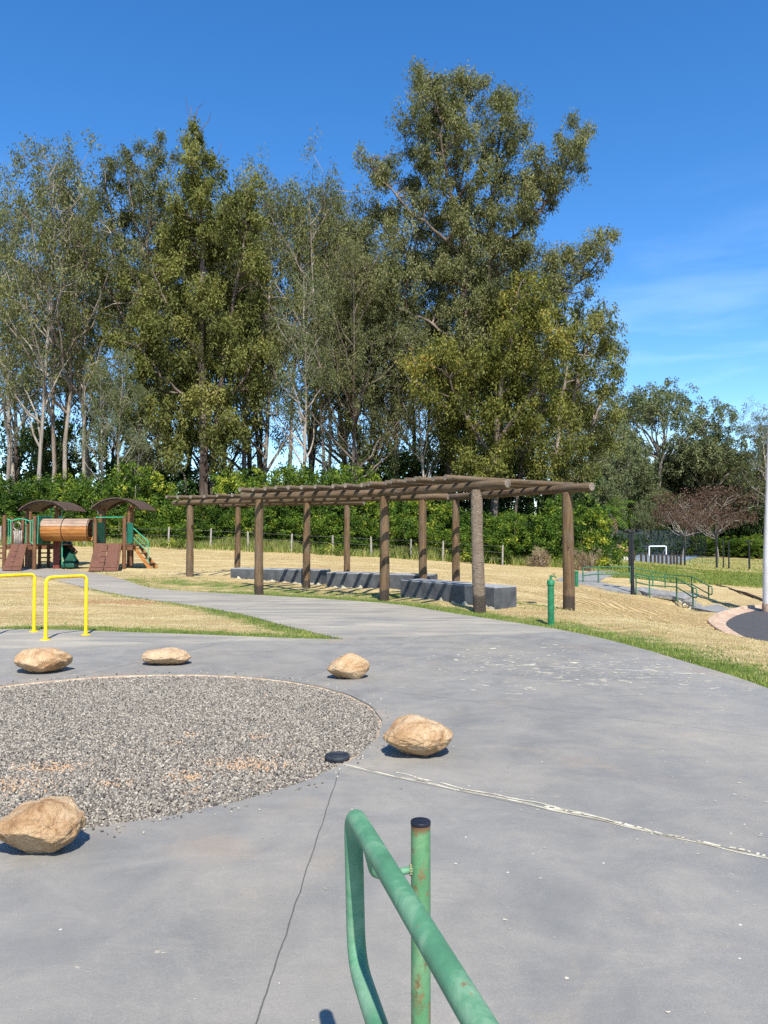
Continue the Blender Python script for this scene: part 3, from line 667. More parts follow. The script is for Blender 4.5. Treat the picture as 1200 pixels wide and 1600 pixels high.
for cx_, cy_, k in ((0.95, 2.2, 10), (3.6, 7.9, 28), (1.9, 3.3, 14), (3.3, 6.8, 20), (0.4, 3.6, 10), (2.2, 4.6, 14)):
    for _ in range(k): flake(rr.gauss(cx_, .35), rr.gauss(cy_, .3), rr.uniform(.003, .013))
for _ in range(900): 
    x, y = rr.uniform(-3, 3.7), rr.uniform(1.6, 11)
    if math.hypot(x - GC[0], y - GC[1]) > GR + .05: flake(x, y, rr.uniform(.0012, .0045), 1.4, rr.random() * 3)
f_ = fb.build('cement_flakes', M['cement']); tag(f_, 'small pale flakes of cement scattered over the grey pavement', 'flakes', kind='stuff')
# crumbly rim round the gravel circle
rim = MB(); rv = []
for k in range(200):
    t = 2 * math.pi * k / 200; a = GR - 0.03 - 0.05 * max(0, mnoise.noise((math.cos(t) * 6, math.sin(t) * 6, 3))) * 2; b = GR + 0.004
    for r_, z_ in ((a, -0.016), (b - 0.01, 0.004), (b, 0.004)): rv.append((GC[0] + r_ * math.cos(t), GC[1] + r_ * math.sin(t), tz(GC[0], GC[1]) + z_))
rim.add(rv, [(k * 3 + j, k * 3 + j + 1, ((k + 1) % 200) * 3 + j + 1, ((k + 1) % 200) * 3 + j) for k in range(200) for j in range(2)])
r_o = rim.build('gravel_edge', M['edge']); r_o['kind'] = 'structure'

# ---------------------------------------------------------------- gravel
def ico():
    bm = bmesh.new(); bmesh.ops.create_icosphere(bm, subdivisions=1, radius=1); V = np.array([v.co[:] for v in bm.verts]); Fc = np.array([[v.index for v in f.verts] for f in bm.faces]); bm.free(); return V, Fc
def stones(name, N, label, sizes=(0.006, 0.0108)):
    rs = np.random.RandomState(3); V0, F0 = ico()
    r = GR * np.sqrt(rs.rand(N)) * 0.997; th = rs.rand(N) * 2 * np.pi; x = GC[0] + r * np.cos(th); y = GC[1] + r * np.sin(th)
    vis = (x > -0.56 * y - 0.3); x, y = x[vis], y[vis]; N = len(x)
    s = rs.uniform(sizes[0], sizes[1], (N, 1)) * rs.uniform(0.6, 1.45, (N, 3)) * np.array([1, 1, 0.75])
    q = rs.randn(N, 4); q /= np.linalg.norm(q, axis=1)[:, None]; a, b, c, d = q.T
    Rm = np.stack([1 - 2 * (c * c + d * d), 2 * (b * c - a * d), 2 * (b * d + a * c), 2 * (b * c + a * d), 1 - 2 * (b * b + d * d), 2 * (c * d - a * b), 2 * (b * d - a * c), 2 * (c * d + a * b), 1 - 2 * (b * b + c * c)], 1).reshape(N, 3, 3)
    Vj = V0[None] * rs.uniform(0.72, 1.2, (N, len(V0), 1)) * s[:, None, :]
    W = np.einsum('nij,nkj->nki', Rm, Vj)
    orange = np.zeros(N)
    for cx, cy, rx, ry in ((-0.95, 5.42, 0.28, 0.13), (-1.3, 5.15, 0.12, 0.10), (-2.55, 4.95, 0.3, 0.14), (-2.3, 5.35, 0.2, 0.1), (-1.55, 6.2, 0.05, 0.05), (-1.62, 5.95, 0.05, 0.04), (-1.75, 5.0, 0.08, 0.05), (-1.2, 4.85, 0.04, 0.04), (-1.0, 6.15, 0.1, 0.05)):
        orange = np.maximum(orange, np.exp(-((x - cx) / rx) ** 2 - ((y - cy) / ry) ** 2))
    z = TZ(x, y) - 0.019 + rs.rand(N) * 0.012 - 0.012 * (orange > .5) * rs.rand(N)
    W += np.stack([x, y, z], 1)[:, None, :]
    tone = np.clip(rs.beta(2.3, 1.7, N) * 0.86, 0, 0.86); om = rs.rand(N) < orange * 0.55 + 0.002; tone[om] = 0.9 + 0.1 * rs.rand(om.sum())
    FF = (F0[None] + (np.arange(N) * len(V0))[:, None, None]).reshape(-1, 3)
    o = npmesh(name, W.reshape(-1, 3), FF, M['gravel'], tone=np.repeat(tone, len(F0)))
    tag(o, label, 'gravel', kind='stuff')
stones('gravel', 150000, 'grey and white gravel filling the round bed in the pavement')

# ---------------------------------------------------------------- boulders
def boulder(u0, u1, vt, vb, label, seed, depth=0.8, planes=7, rot=0.0, taper=0.0, flatk=0.5, d0=0.68):
    x, y = G((u0 + u1) / 2, vb - 3); w = (u1 - u0) / F * y; y += w * depth * 0.13; w = (u1 - u0) / F * y; x = ray((u0 + u1) / 2, 800)[0] * y
    h = (vb - vt) / F * y * 0.90
    rs = random.Random(seed); bm = bmesh.new(); bmesh.ops.create_icosphere(bm, subdivisions=6 if vb > 1100 else 5, radius=1)
    pl = []
    for k in range(planes):
        n = Vector((rs.gauss(0, 1), rs.gauss(0, 1), rs.gauss(0, 0.8))).normalized(); pl.append((n, rs.uniform(d0, 0.88)))
    pl.append((Vector((0, 0, -1)), 0.80))
    pl.append((Vector((rs.uniform(-.5, .5), -0.8, -0.65)).normalized(), 0.72))
    for v in bm.verts:
        p = v.co.copy()
        for n, d in pl:
            k = p.dot(n)
            if k > d: p -= n * (k - d) * flatk
        nn = mnoise.fractal(p * 1.3 + Vector((seed * 3.1, 0, 0)), 1.0, 2.1, 4) * 0.10 + mnoise.fractal(p * 5 + Vector((0, seed * 1.7, 0)), 0.8, 2.2, 4) * 0.030
        rd_ = mnoise.ridged_multi_fractal(p * 2.2 + Vector((0, 0, seed)), 0.9, 2.1, 4, 1.0, 2.0) * 0.022 - mnoise.fractal(p * 14 + Vector((seed, 2, 0)), 0.7, 2.2, 3) * 0.008
        v.co = p * (1 + nn - rd_)
        v.co.x *= 1 + taper * v.co.z
        uc = 1 - .20 * min(1, max(0, -(v.co.z + .12)) / .6) ** 1.3; v.co.x *= uc; v.co.y *= uc
    xs = [v.co.x for v in bm.verts]; ys = [v.co.y for v in bm.verts]; zs = [v.co.z for v in bm.verts]
    M3 = rotz(rot); 
    for v in bm.verts:
        c = Vector(((v.co.x - (max(xs) + min(xs)) / 2) / (max(xs) - min(xs)) * w, (v.co.y - (max(ys) + min(ys)) / 2) / (max(ys) - min(ys)) * w * depth, (v.co.z - min(zs)) / (max(zs) - min(zs)) * h)); v.co = c
    me = bpy.data.meshes.new('boulder'); bm.to_mesh(me); bm.free(); o = bpy.data.objects.new('boulder', me); o.location = (x, y, tz(x, y) + 0.006)
    finish(o, M['boulder'], None, True); tag(o, label, 'boulder', 'boulders around the gravel circle'); return o
boulder(24, 112, 1014, 1056, 'rounded tan boulder nearest to the yellow hoops, chipped on its right', 2, 0.8, 5)
boulder(225, 301, 1015, 1043, 'low flat tan boulder at the far edge of the gravel, between two others', 5, 0.8, 6)
boulder(512, 578, 1021, 1065, 'orange humped boulder beyond the far right edge of the gravel', 9, 0.8, 6, taper=-0.15)
boulder(598, 706, 1120, 1187, 'egg shaped tan boulder right of the flat black disc', 14, 0.85, 6, taper=0.05)
boulder(-2, 134, 1250, 1342, 'angular broken boulder at the near left edge of the gravel, closest to the viewer', 21, 0.8, 9, flatk=0.92, d0=.6)
# flat black disc at the gravel's edge
dx_, dy_ = G(527, 1186)
t_ = thing('ground_disc', (dx_, dy_, tz(dx_, dy_)), 'flat round black rubber disc lying where gravel meets pavement', 'disc')
b = MB(); zz0 = tz(dx_, dy_) - 0.034
prof = [(0.0, 0.020), (0.080, 0.020), (0.090, 0.045), (0.090, 0.058), (0.083, 0.066), (0.070, 0.066), (0.064, 0.060), (0.045, 0.060), (0.040, 0.064), (0.0, 0.066)]
V = []; n = 32
for r_, z_ in prof:
    for k in range(n): V.append((dx_ + r_ * math.cos(2 * math.pi * k / n), dy_ + r_ * math.sin(2 * math.pi * k / n), zz0 + z_))
b.add(V, [(j * n + k, j * n + (k + 1) % n, (j + 1) * n + (k + 1) % n, (j + 1) * n + k) for j in range(len(prof) - 1) for k in range(n)]).build('disc_body', M['puck'], t_, True)

# ---------------------------------------------------------------- near green handrail
t_ = thing('handrail', (0.088, 1.86, 0.04), 'thick green pipe handrail with a rusty post, close in front of the viewer', 'handrail')
rail = [(-0.075 + 0.0, 1.86, 0.92)]
top0 = Vector((-0.0745, 1.875, 0.925)); topd = Vector((0.250, -0.968, 0)).normalized()
topE = top0 + topd * 2.1; low0 = Vector((-0.066, 1.868, 0.575)); lowd = Vector((0.215, -0.977, -0.0)).normalized()
pts = arc_corner([topE, top0, low0, low0 + lowd * 2.1], [0.055, 0.085], 9)
# refine straight runs so the sweep stays even
b = MB(); b.tube(pts, 0.0226, 20, True); b.build('rail_pipe', M['green'], t_, True)
px_, py_ = 0.0885, 1.875
b = MB(); b.tube([(px_, py_, 0.0), (px_, py_, 0.4), (px_, py_, 0.8), (px_, py_, 0.9)], 0.0236, 24, True); hp_ = b.build('post', M['greenrust'], t_, True)
b = MB(); b.tube([(px_, py_, 0.899), (px_, py_, 0.906), (px_, py_, 0.9075)], [0.0245, 0.0245, 0.0235], 24, True); b.build('post_cap', M['cap'], hp_, True)
b = MB(); b.tube(arc_corner([(px_, py_, 0.795), (px_ - 0.112, py_ - 0.035, 0.788), (-0.046, 1.775, 0.905)], 0.03, 6), 0.0085, 12, True); b.build('bracket', M['green'], t_, True)
b = MB(); rr = random.Random(3)
for k in range(12):
    a = 2 * math.pi * k / 12; c = Vector((px_ - 0.0255, py_ - 0.006 + 0.011 * math.cos(a), 0.793 + 0.011 * math.sin(a))); b.tube([c - Vector((0.002, 0, 0)), c, c + Vector((0.005, 0, 0))], [0.001, 0.0038, 0.0012], 7, True)
b.build('weld', M['weld'], hp_, True)
# the next post, beside the viewer
b = MB(); b.tube([(0.50, 0.12, 0.0), (0.50, 0.12, 0.86)], 0.0236, 20, True); b.build('post', M['greenrust'], t_, True)
b = MB(); b.tube([(0.50, 0.12, 0.80), (0.42, 0.12, 0.80), (0.392, 0.15, 0.89)], 0.0085, 10, True); b.build('bracket', M['green'], t_, True)
b = MB(); b.tube([(px_, py_, 0.36), (-0.0, py_ - 0.04, 0.36), (-0.03, 1.70, 0.56)], 0.0085, 10, True); b.build('bracket', M['green'], t_, True)

# ---------------------------------------------------------------- yellow hoops
def hoop(a, c, h, label):
    z0 = (tz(*a) + tz(*c)) / 2 + 0.012; t = thing('yellow_hoop', ((a[0] + c[0]) / 2, (a[1] + c[1]) / 2, z0), label, 'hoop', 'yellow pipe hoops on the plaza')
    MB().tube(arc_corner([(a[0], a[1], z0), (a[0], a[1], z0 + h), (c[0], c[1], z0 + h), (c[0], c[1], z0)], 0.09, 7), 0.0265, 14, True).build('hoop_pipe', M['yellow'], t, True)
    for p in (a, c): MB().tube([(p[0], p[1], z0 - 0.001), (p[0], p[1], z0 + 0.008), (p[0], p[1], z0 + 0.012)], [0.075, 0.075, 0.05], 18, True).build('base_flange', M['yellow'], t, True)
a1, c1 = G(71, 1001), G(134, 993)
hoop(a1, c1, 0.93, 'whole yellow pipe hoop standing in front of the dry lawn, right of its twin')
c2 = G(53, 988); a2 = (c2[0] + a1[0] - c1[0], c2[1] + a1[1] - c1[1])
hoop(a2, c2, 0.93, 'yellow pipe hoop cut off by the left edge of the photo')

# ---------------------------------------------------------------- drinking tap post and green marker
x, y = G(861, 977); z0 = tz(x, y)
t_ = thing('tap_post', (x, y, z0), 'stout green pipe post with small tap on top, near the pergola', 'tap post')
MB().tube([(x, y, z0 - 0.1), (x, y, z0 + 0.72)], 0.056, 20, True).build('post', M['greend'], t_, True)
MB().tube([(x, y, z0 + 0.70), (x, y, z0 + 0.705), (x, y, z0 + 0.765), (x, y, z0 + 0.785), (x, y, z0 + 0.80)], [0.060, 0.068, 0.068, 0.055, 0.02], 20, True).build('cap', M['greend'], t_, True)
b = MB(); b.tube([(x, y, z0 + 0.79), (x, y, z0 + 0.87)], 0.02, 10); b.tube([(x, y, z0 + 0.85), (x + 0.06, y - 0.03, z0 + 0.86), (x + 0.09, y - 0.045, z0 + 0.83)], 0.013, 8); tp_ = b.build('tap', M['greend'], t_, True)
b = MB(); b.tube([(x + 0.05, y - 0.025, z0 + 0.87), (x + 0.05, y - 0.025, z0 + 0.895)], 0.01, 8); b.box((x + 0.05, y - 0.025, z0 + 0.90), (0.07, 0.014, 0.01), rotz(0.4)); b.build('tap_handle', M['brass'], tp_, True)
x, y, _ = P(901, 913, 31.5); z0 = tz(x, y)
t_ = thing('marker_post', (x, y, z0), 'short green post by the far footpath, just right of the last pergola post', 'post')
MB().tube([(x, y, z0 - 0.1), (x, y, z0 + 0.60)], 0.07, 14, True).build('post', M['greend'], t_, True)
MB().tube([(x, y, z0 + 0.59), (x, y, z0 + 0.64), (x, y, z0 + 0.67)], [0.085, 0.085, 0.04], 14, True).build('cap', M['greend'], t_, True)

# straw on the pavement edges and stones kicked out of the gravel
rs_ = np.random.RandomState(77); Vl = []
for e_, n_l in zip(grass_edges, (500, 900, 900, 900)):
    e_ = np.array(e_); seg = rs_.randint(0, len(e_) - 1, n_l); f_ = rs_.rand(n_l)[:, None]; p_ = e_[seg] * (1 - f_) + e_[seg + 1] * f_ + rs_.randn(n_l, 2) * .13 * (rs_.rand(n_l, 1) ** .5) * 1.5
    p_ = p_[inpoly(p_[:, 0], p_[:, 1], outer)]; zz_ = TZ(p_[:, 0], p_[:, 1]) + .0155
    for (x_, y_), z_ in zip(p_, zz_):
        a_ = rs_.rand() * 6.28; l_ = rs_.uniform(.008, .04); w_ = rs_.uniform(.0012, .003); dx_l, dy_l = math.cos(a_), math.sin(a_)
        Vl += [(x_ - dy_l * w_, y_ + dx_l * w_, z_), (x_ + dy_l * w_, y_ - dx_l * w_, z_ + .001), (x_ + dx_l * l_, y_ + dy_l * l_, z_ + rs_.rand() * .004)]
tag(npmesh('straw_litter', Vl, np.arange(len(Vl)).reshape(-1, 3), M['grass'], tone=rs_.uniform(.55, 1, len(Vl) // 3)), 'bits of dry straw strewn along the pavement edges', 'straw', kind='stuff')
V0_, F0_ = ico(); th_ = rs_.rand(420) * 2 * np.pi; rr_ = GR + .01 + np.abs(rs_.randn(420)) * .09; Vs = []; Fs = []
for k in range(420):
    s3 = rs_.uniform(.004, .010) * rs_.uniform(.6, 1.3, 3); c_ = np.array([GC[0] + rr_[k] * math.cos(th_[k]), GC[1] + rr_[k] * math.sin(th_[k]), 0.012 + s3[2] * .6]); Vs.append(V0_ * s3 * rs_.uniform(.75, 1.2, (len(V0_), 1)) + c_); Fs.append(F0_ + k * len(V0_))
tag(npmesh('loose_stones', np.concatenate(Vs), np.concatenate(Fs), M['gravel'], tone=np.repeat(rs_.uniform(.1, .86, 420), len(F0_))), 'loose gravel stones spilled on the pavement round the gravel circle', 'gravel', kind='stuff')

# ---------------------------------------------------------------- pergola
N1, N2, N3 = (1.95, 15.65), (0.0, 18.4), (-3.27, 20.15); Q1, Q2 = (4.02, 16.75), (1.93, 20.6)
Q3, Q4 = (1.05, 20.5), (-2.24, 22.25); N5, Q5, Q6 = (-6.10, 24.15), (-1.17, 24.3), (-5.0, 26.2)
t_ = thing('pergola', (0, 19.5, tz(0, 19.5)), 'long kinked pergola of round treated logs over the grey block benches', 'pergola')
TOP = 2.50
def logpost(p, r, top=TOP, seed=0, lean=0.0):
    z0 = tz(*p) ; rr = random.Random(seed); pts = []; rad = []; b0 = rr.uniform(-.02, .02)
    for k in range(13):
        s = k / 12; pts.append((p[0] + b0 * math.sin(s * 3) + lean * s, p[1], z0 - 0.15 + (top - z0 + 0.15) * s)); rad.append(r * (1.05 - 0.12 * s + rr.uniform(-.025, .025)))
    rad[-1] *= 0.86
    b = MB().tube(pts, rad, 16, True, 0.05, seed)
    root = bpy.data.objects.new('tmp', None)
    o = b.build('post', M['scar'] if seed == 1 else M['post'], t_, True)
    if seed == 1: o['label'] = 'pale grey scarred post with rough horizontal cuts'
    return o
for k, (p, r_, ln) in enumerate([(N1, .125, -.06), (N2, .115, 0), (N3, .115, 0), (Q4, .108, .02), (N5, .112, 0), (Q1, .125, -.03), (Q2, .105, 0), (Q3, .11, -.02), (Q5, .10, 0), (Q6, .10, .02)]):
    logpost(p, r_, TOP + (0.0 if k < 5 else 0.01), k + 1, ln)
def log(p, q, r, name, mat, seed, n=9, rt=0.92):
    """log as its own object with its length along local X, so the grain runs along it"""
    p, q = Vector(p), Vector(q); L = (q - p).length; d = (q - p).normalized(); rr = random.Random(seed)
    pts = []; rad = []; cv = rr.uniform(-.025, .025); cw = rr.uniform(-.015, .02)
    for k in range(n + 1):
        s = k / n; pts.append((L * s, cv * math.sin(s * math.pi), cw * math.sin(s * math.pi))); rad.append(r * (1 - (1 - rt) * s + rr.uniform(-.03, .03)))
    pts = [(0.0 - 0.0, 0, 0)] + pts[0:0] + pts; pts[0] = (-0.012, 0, 0); rad = [rad[0] * 0.9] + rad
    pts.append((L + 0.012, 0, 0)); rad.append(rad[-1] * 0.9)
    b = MB().tube(pts, rad, 14, True, 0.06, seed); me = bpy.data.meshes.new(name); me.from_pydata(b.v, [], b.f); me.materials.append(mat); me.materials.append(M['endgrain'])
    bm = bmesh.new(); bm.from_mesh(me); bmesh.ops.recalc_face_normals(bm, faces=bm.faces)
    for e in bm.edges:
        if len(e.link_faces) == 2 and e.calc_face_angle(0) > R(45): e.smooth = False
    for f in bm.faces:
        f.smooth = True
        if len(f.verts) > 6: f.material_index = 1
    bm.to_mesh(me); bm.free()
    o = bpy.data.objects.new(name, me); C.objects.link(o); o.parent = t_
    o.rotation_euler = d.to_track_quat('X', 'Z').to_euler(); o.location = p - t_.location; return o
def ext(a, b, e0, e1):
    a, b = Vector((*a, 0)), Vector((*b, 0)); d = (b - a).normalized(); return a - d * e0, b + d * e1
BZ = TOP + 0.085
def beam(a, b, e0, e1, z=BZ, r=0.095, seed=0):
    p, q = ext(a, b, e0, e1); p.z = q.z = z; log(p, q, r, 'beam', M['beam'], seed)
beam(N1, N2, 0.80, 0.25, BZ, .095, 31); beam(Q1, Q2, 0.72, 0.35, BZ + .005, .095, 32)
beam(N2, N3, 0.05, 0.55, BZ - .012, .095, 33); beam(Q3, Q4, 0.7, 0.1, BZ - .01, .09, 34)
beam(Q4, N5, 0.05, 0.68, BZ - .01, .088, 35); beam(Q5, Q6, 0.6, 0.7, BZ, .085, 36)
def rafters(a, b, c, L, n, s0, s1, seed, over):
    a, b, c = Vector((*a, 0)), Vector((*b, 0)), Vector((*c, 0)); d = (b - a).normalized(); x = (c - a); x = (x - d * x.dot(d)).normalized(); D = (b - a).length
    for k in range(n):
        rr = random.Random(seed * 50 + k); s = s0 + (D - s0 + s1) * k / (n - 1); p = a + d * s - x * (over + rr.uniform(-.1, .1)); q = p + x * (L + rr.uniform(-.12, .12)) + d * rr.uniform(-.05, .05)
        p.z = q.z = BZ + 0.095 + 0.047 + rr.uniform(-.005, .01); p.z += rr.uniform(-.01, .02); log(p, q, 0.056 * rr.uniform(.9, 1.12), 'rafter', M['beam'], seed * 50 + k, 5)
rafters(N1, N2, Q1, 3.85, 8, 0.22, -0.12, 1, 0.72); rafters(N2, N3, Q3, 3.75, 10, 0.25, 0.12, 2, 0.70); rafters(Q4, N5, Q5, 3.6, 10, 0.25, 0.42, 3, 0.62)

def bench(front_r, front_l, dep, top, label, seed):
    a, b_ = Vector((*front_r, 0)), Vector((*front_l, 0)); d = (b_ - a).normalized(); nrm = Vector((-d.y, d.x, 0)); nrm = nrm if nrm.y > 0 else -nrm
    L = (b_ - a).length; c = (a + b_) / 2 + nrm * dep / 2; zb = min(tz(*front_r), tz(*front_l)) - 0.12; ang = math.atan2(d.y, d.x)
    t = thing('block_bench', (c.x, c.y, max(tz(*front_r), tz(*front_l))), label, 'bench', 'grey masonry benches under the pergola')
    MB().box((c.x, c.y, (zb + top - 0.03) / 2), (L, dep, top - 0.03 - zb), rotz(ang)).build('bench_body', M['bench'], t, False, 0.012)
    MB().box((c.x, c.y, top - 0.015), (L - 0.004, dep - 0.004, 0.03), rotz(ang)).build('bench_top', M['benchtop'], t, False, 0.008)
    # pale crumbly mortar along the foot
    V = []; K = 70
    for k in range(K + 1):
        p = a + d * (L * k / K) - nrm * 0.007; z = tz(p.x, p.y); hgt = max(0.0, mnoise.noise((k * .23, seed * 7, 0)) * .16 + mnoise.noise((k * .9, seed, 3)) * .06) + .012
        V += [(p.x, p.y, z - .05), (p.x + nrm.x * .004, p.y + nrm.y * .004, z + hgt)]
    MB().add(V, [(2 * k, 2 * k + 2, 2 * k + 3, 2 * k + 1) for k in range(K)]).build('mortar_strip', M['cement'], t, False)
bench((2.33, 16.25), (0.40, 18.95), 0.66, 0.475, 'nearest grey block bench, its square end showing behind the rightmost front post', 1)
bench((1.20, 20.72), (-1.66, 22.2), 0.62, 0.49, 'middle of the three grey block benches in the shade of the pergola', 2)
bench((-1.86, 22.85), (-4.80, 24.05), 0.62, 0.525, 'farthest grey block bench, at the playground end of the pergola', 3)

# ---------------------------------------------------------------- playground (wooden play structure)
PY = 30.0
def W(u, v=None, Y=PY):
    a, b_ = ray(u, v if v is not None else 834); return Vector((a * Y, Y, EYE + b_ * Y))
gz = tz(-12, 30)
t_ = thing('play_structure', (-12.3, 30, gz), 'wooden play structure, two roofed towers joined by a log tunnel', 'playground')
def ppost(u, Y, vt, r=0.055, mat='playpost'):
    p = W(u, vt, Y); z0 = tz(p.x, p.y); MB().tube([(p.x, p.y, z0 - 0.1), (p.x, p.y, (z0 + p.z) / 2), (p.x, p.y, p.z)], [r, r * .98, r * .95], 10, True).build('tower_post', M[mat], t_, True)
for u, Y, vt in ((7.5, 29.2, 805), (54.5, 29.2, 806), (19, 30.6, 808), (36, 30.7, 808), (42.5, 31.0, 791), (48, 32.2, 791), (88, 31.0, 791), (94, 32.2, 791), (62, 30.8, 845), (76, 31.0, 845),
                 (149, 29.2, 808), (194.5, 29.2, 807), (157.5, 30.3, 790), (163.5, 31.3, 790), (201.5, 30.3, 790), (207, 31.3, 790)): ppost(u, Y, vt, 0.075 if u in (7.5, 54.5, 149, 194.5) else 0.062)
def roofarc(u0, u1, vend, vtop, Y0, Y1):
    a, c = W(u0, vend, Y0), W(u1, vend, Y0); ztop = W(0, vtop, Y0).z; wdt = c.x - a.x; n = 13; rise = ztop - a.z; b = MB(); Rr = (wdt * wdt / 4 + rise * rise) / (2 * rise); cx_ = (a.x + c.x) / 2; cz = ztop - Rr; al = math.asin(wdt / 2 / Rr)
    for k in range(n):
        t0 = -al + 2 * al * k / n + 0.004; t1 = -al + 2 * al * (k + 1) / n - 0.004; V = []
        for yy in (Y0, Y1):
            for th in (t0, t1):
                for rad in (Rr - 0.045, Rr): V.append((cx_ + rad * math.sin(th), yy + (0.02 if k % 2 else 0), cz + rad * math.cos(th)))
        b.add(V, [(0, 1, 3, 2), (4, 6, 7, 5), (1, 5, 7, 3), (0, 2, 6, 4), (0, 4, 5, 1), (2, 3, 7, 6)])
    b.build('arched_roof', M['roof'], t_, False)
    for yy in (Y0 + 0.12, Y1 - 0.12):
        pts = [(cx_ + (Rr - 0.085) * math.sin(th), yy, cz + (Rr - 0.085) * math.cos(th)) for th in np.linspace(-al * .93, al * .93, 14)]; MB().tube(pts, 0.038, 8).build('roof_arch', M['roof'], t_, True)
    p1, p2 = W(u0 + 12, vend - 6, Y0 + 0.3), W(u1 - 14, vend - 6, Y0 + 0.3)
    MB().tube([(p1.x, Y0 + 0.05, p1.z - .03), (p1.x, Y1 - 0.05, p1.z - .03)], 0.04, 8).build('roof_beam', M['playpost'], t_, True); MB().tube([(p2.x, Y0 + 0.05, p2.z - .03), (p2.x, Y1 - 0.05, p2.z - .03)], 0.04, 8).build('roof_beam', M['playpost'], t_, True)
roofarc(27.5, 104, 797, 781, 30.4, 32.5); roofarc(139, 222, 795.5, 777, 29.9, 31.8)
def deck(u0, u1, Y0, Y1, v=852):
    a, c = W(u0, v, Y0), W(u1, v, Y0); MB().box(((a.x + c.x) / 2, (Y0 + Y1) / 2, a.z - 0.04), (c.x - a.x, Y1 - Y0, 0.05)).build('deck', M['ramp'], t_, False, 0.008)
    MB().box(((a.x + c.x) / 2, Y0 + 0.03, a.z - 0.14), (c.x - a.x, 0.04, 0.14)).build('deck_beam', M['playpost'], t_)
deck(8, 56, 29.25, 30.75, 850); deck(42, 94, 30.9, 32.2, 850); deck(149, 207, 29.25, 31.3, 851)
def rampb(u0t, u1t, vt, Yt, u0b, u1b, Yb):
    a, c = W(u0t, vt, Yt), W(u1t, vt, Yt); e, f = W(u0b, 890, Yb), W(u1b, 890, Yb); e.z = f.z = tz(e.x, e.y) + 0.02
    up = (a - e).cross(c - a).normalized(); up = up if up.z > 0 else -up; nb = 5; 
    for lo_, hi_ in ((0.03, 0.485), (0.515, 0.97)):
        A, B, Cc, D = e.lerp(f, lo_), e.lerp(f, hi_), a.lerp(c, hi_), a.lerp(c, lo_); V = [A, B, Cc, D] + [p + up * 0.035 for p in (A, B, Cc, D)]
        MB().add(V, [(0, 3, 2, 1), (4, 5, 6, 7), (0, 1, 5, 4), (1, 2, 6, 5), (2, 3, 7, 6), (3, 0, 4, 7)]).build('ramp_panel', M['ramp'], t_, False, 0.004)
    for p, q in ((e, a), (f, c)):
        MB().tube([p, q], 0.035, 6).build('ramp_side', M['playpost'], t_)
    for s in (0.12, 0.3, 0.5, 0.7):
        p, q = e.lerp(a, s) + up * 0.05, f.lerp(c, s) + up * 0.05; MB().tube([p.lerp(q, .3 if s > .2 else .05), p.lerp(q, .55 if s > .2 else .95)], 0.018, 6).build('foothold', M['ramp'], t_)
rampb(19.5, 41, 851, 29.2, 5, 31, 27.9); rampb(150, 189, 850, 29.2, 139.5, 183, 27.9)
# tunnel of staves, axis along X
tc0, tc1 = W(61.5, 828, 29.9), W(143, 828, 29.9); tr = 0.44; b1 = MB(); nst = 20
for half, (xa, xb) in enumerate(((tc0.x, (tc0.x + tc1.x) / 2 - 0.01), ((tc0.x + tc1.x) / 2 + 0.01, tc1.x))):
    bl, bg_ = MB(), MB()
    for k in range(nst):
        t0, t1 = 2 * math.pi * k / nst + 0.015, 2 * math.pi * (k + 1) / nst - 0.015; V = []
        for xx in (xa, xb):
            for th in (t0, t1):
                for rad in (tr - 0.035, tr): V.append((xx, tc0.y + rad * math.cos(th), tc0.z + rad * math.sin(th)))
        tgt = bg_ if math.sin((t0 + t1) / 2) > 0.22 else bl
        tgt.add(V, [(0, 1, 3, 2), (4, 6, 7, 5), (1, 5, 7, 3), (0, 2, 6, 4), (0, 4, 5, 1), (2, 3, 7, 6)])
    tag(bl.build('tunnel', M['stave'], t_, False), 'orange varnished lower staves of the tunnel'); tag(bg_.build('tunnel', M['stavegrey'], t_, False), 'weathered grey upper staves of the tunnel')
xm = (tc0.x + tc1.x) / 2
for xx, rr_ in ((xm, tr + 0.008), (tc0.x + 0.03, tr + .006), (tc1.x - 0.03, tr + .006)):
    pts = [(xx, tc0.y + rr_ * math.cos(a), tc0.z + rr_ * math.sin(a)) for a in np.linspace(0, 2 * math.pi, 33)]; MB().tube(pts, 0.014, 6, False).build('tunnel_band', M['black'], t_, True)
# green panels and rails
def gpanel(u, v0, v1, Y0, Y1, w=0.03, mat='darkgreen'):
    p, q = W(u, v0, Y0), W(u, v1, Y0); MB().box((p.x, (Y0 + Y1) / 2, (p.z + q.z) / 2), (w, Y1 - Y0, p.z - q.z)).build('green_panel', M[mat], t_, False, 0.005)
gpanel(58, 806, 850, 29.3, 30.5); gpanel(145.5, 816, 849, 29.3, 30.5)
p, q = W(197, 817, 29.4), W(206, 849, 29.4); MB().box(((p.x + q.x) / 2, 29.5, (p.z + q.z) / 2), (q.x - p.x, 0.03, p.z - q.z)).build('green_panel', M['darkgreen'], t_)
p, q = W(59, 806, 30.6), W(80, 816, 30.6); MB().box(((p.x + q.x) / 2, 30.7, (p.z + q.z) / 2), (q.x - p.x, 0.03, p.z - q.z)).build('green_panel', M['darkgreen'], t_)
def gr_(pts, r=0.016, name='green_rail', corner=0.06):
    MB().tube(arc_corner([W(*p) for p in pts], corner, 5) if len(pts) > 2 else [W(*p) for p in pts], r, 8).build(name, M['playgreen'], t_, True)
gr_([(150, 808.5, 29.15), (193, 808, 29.15)])
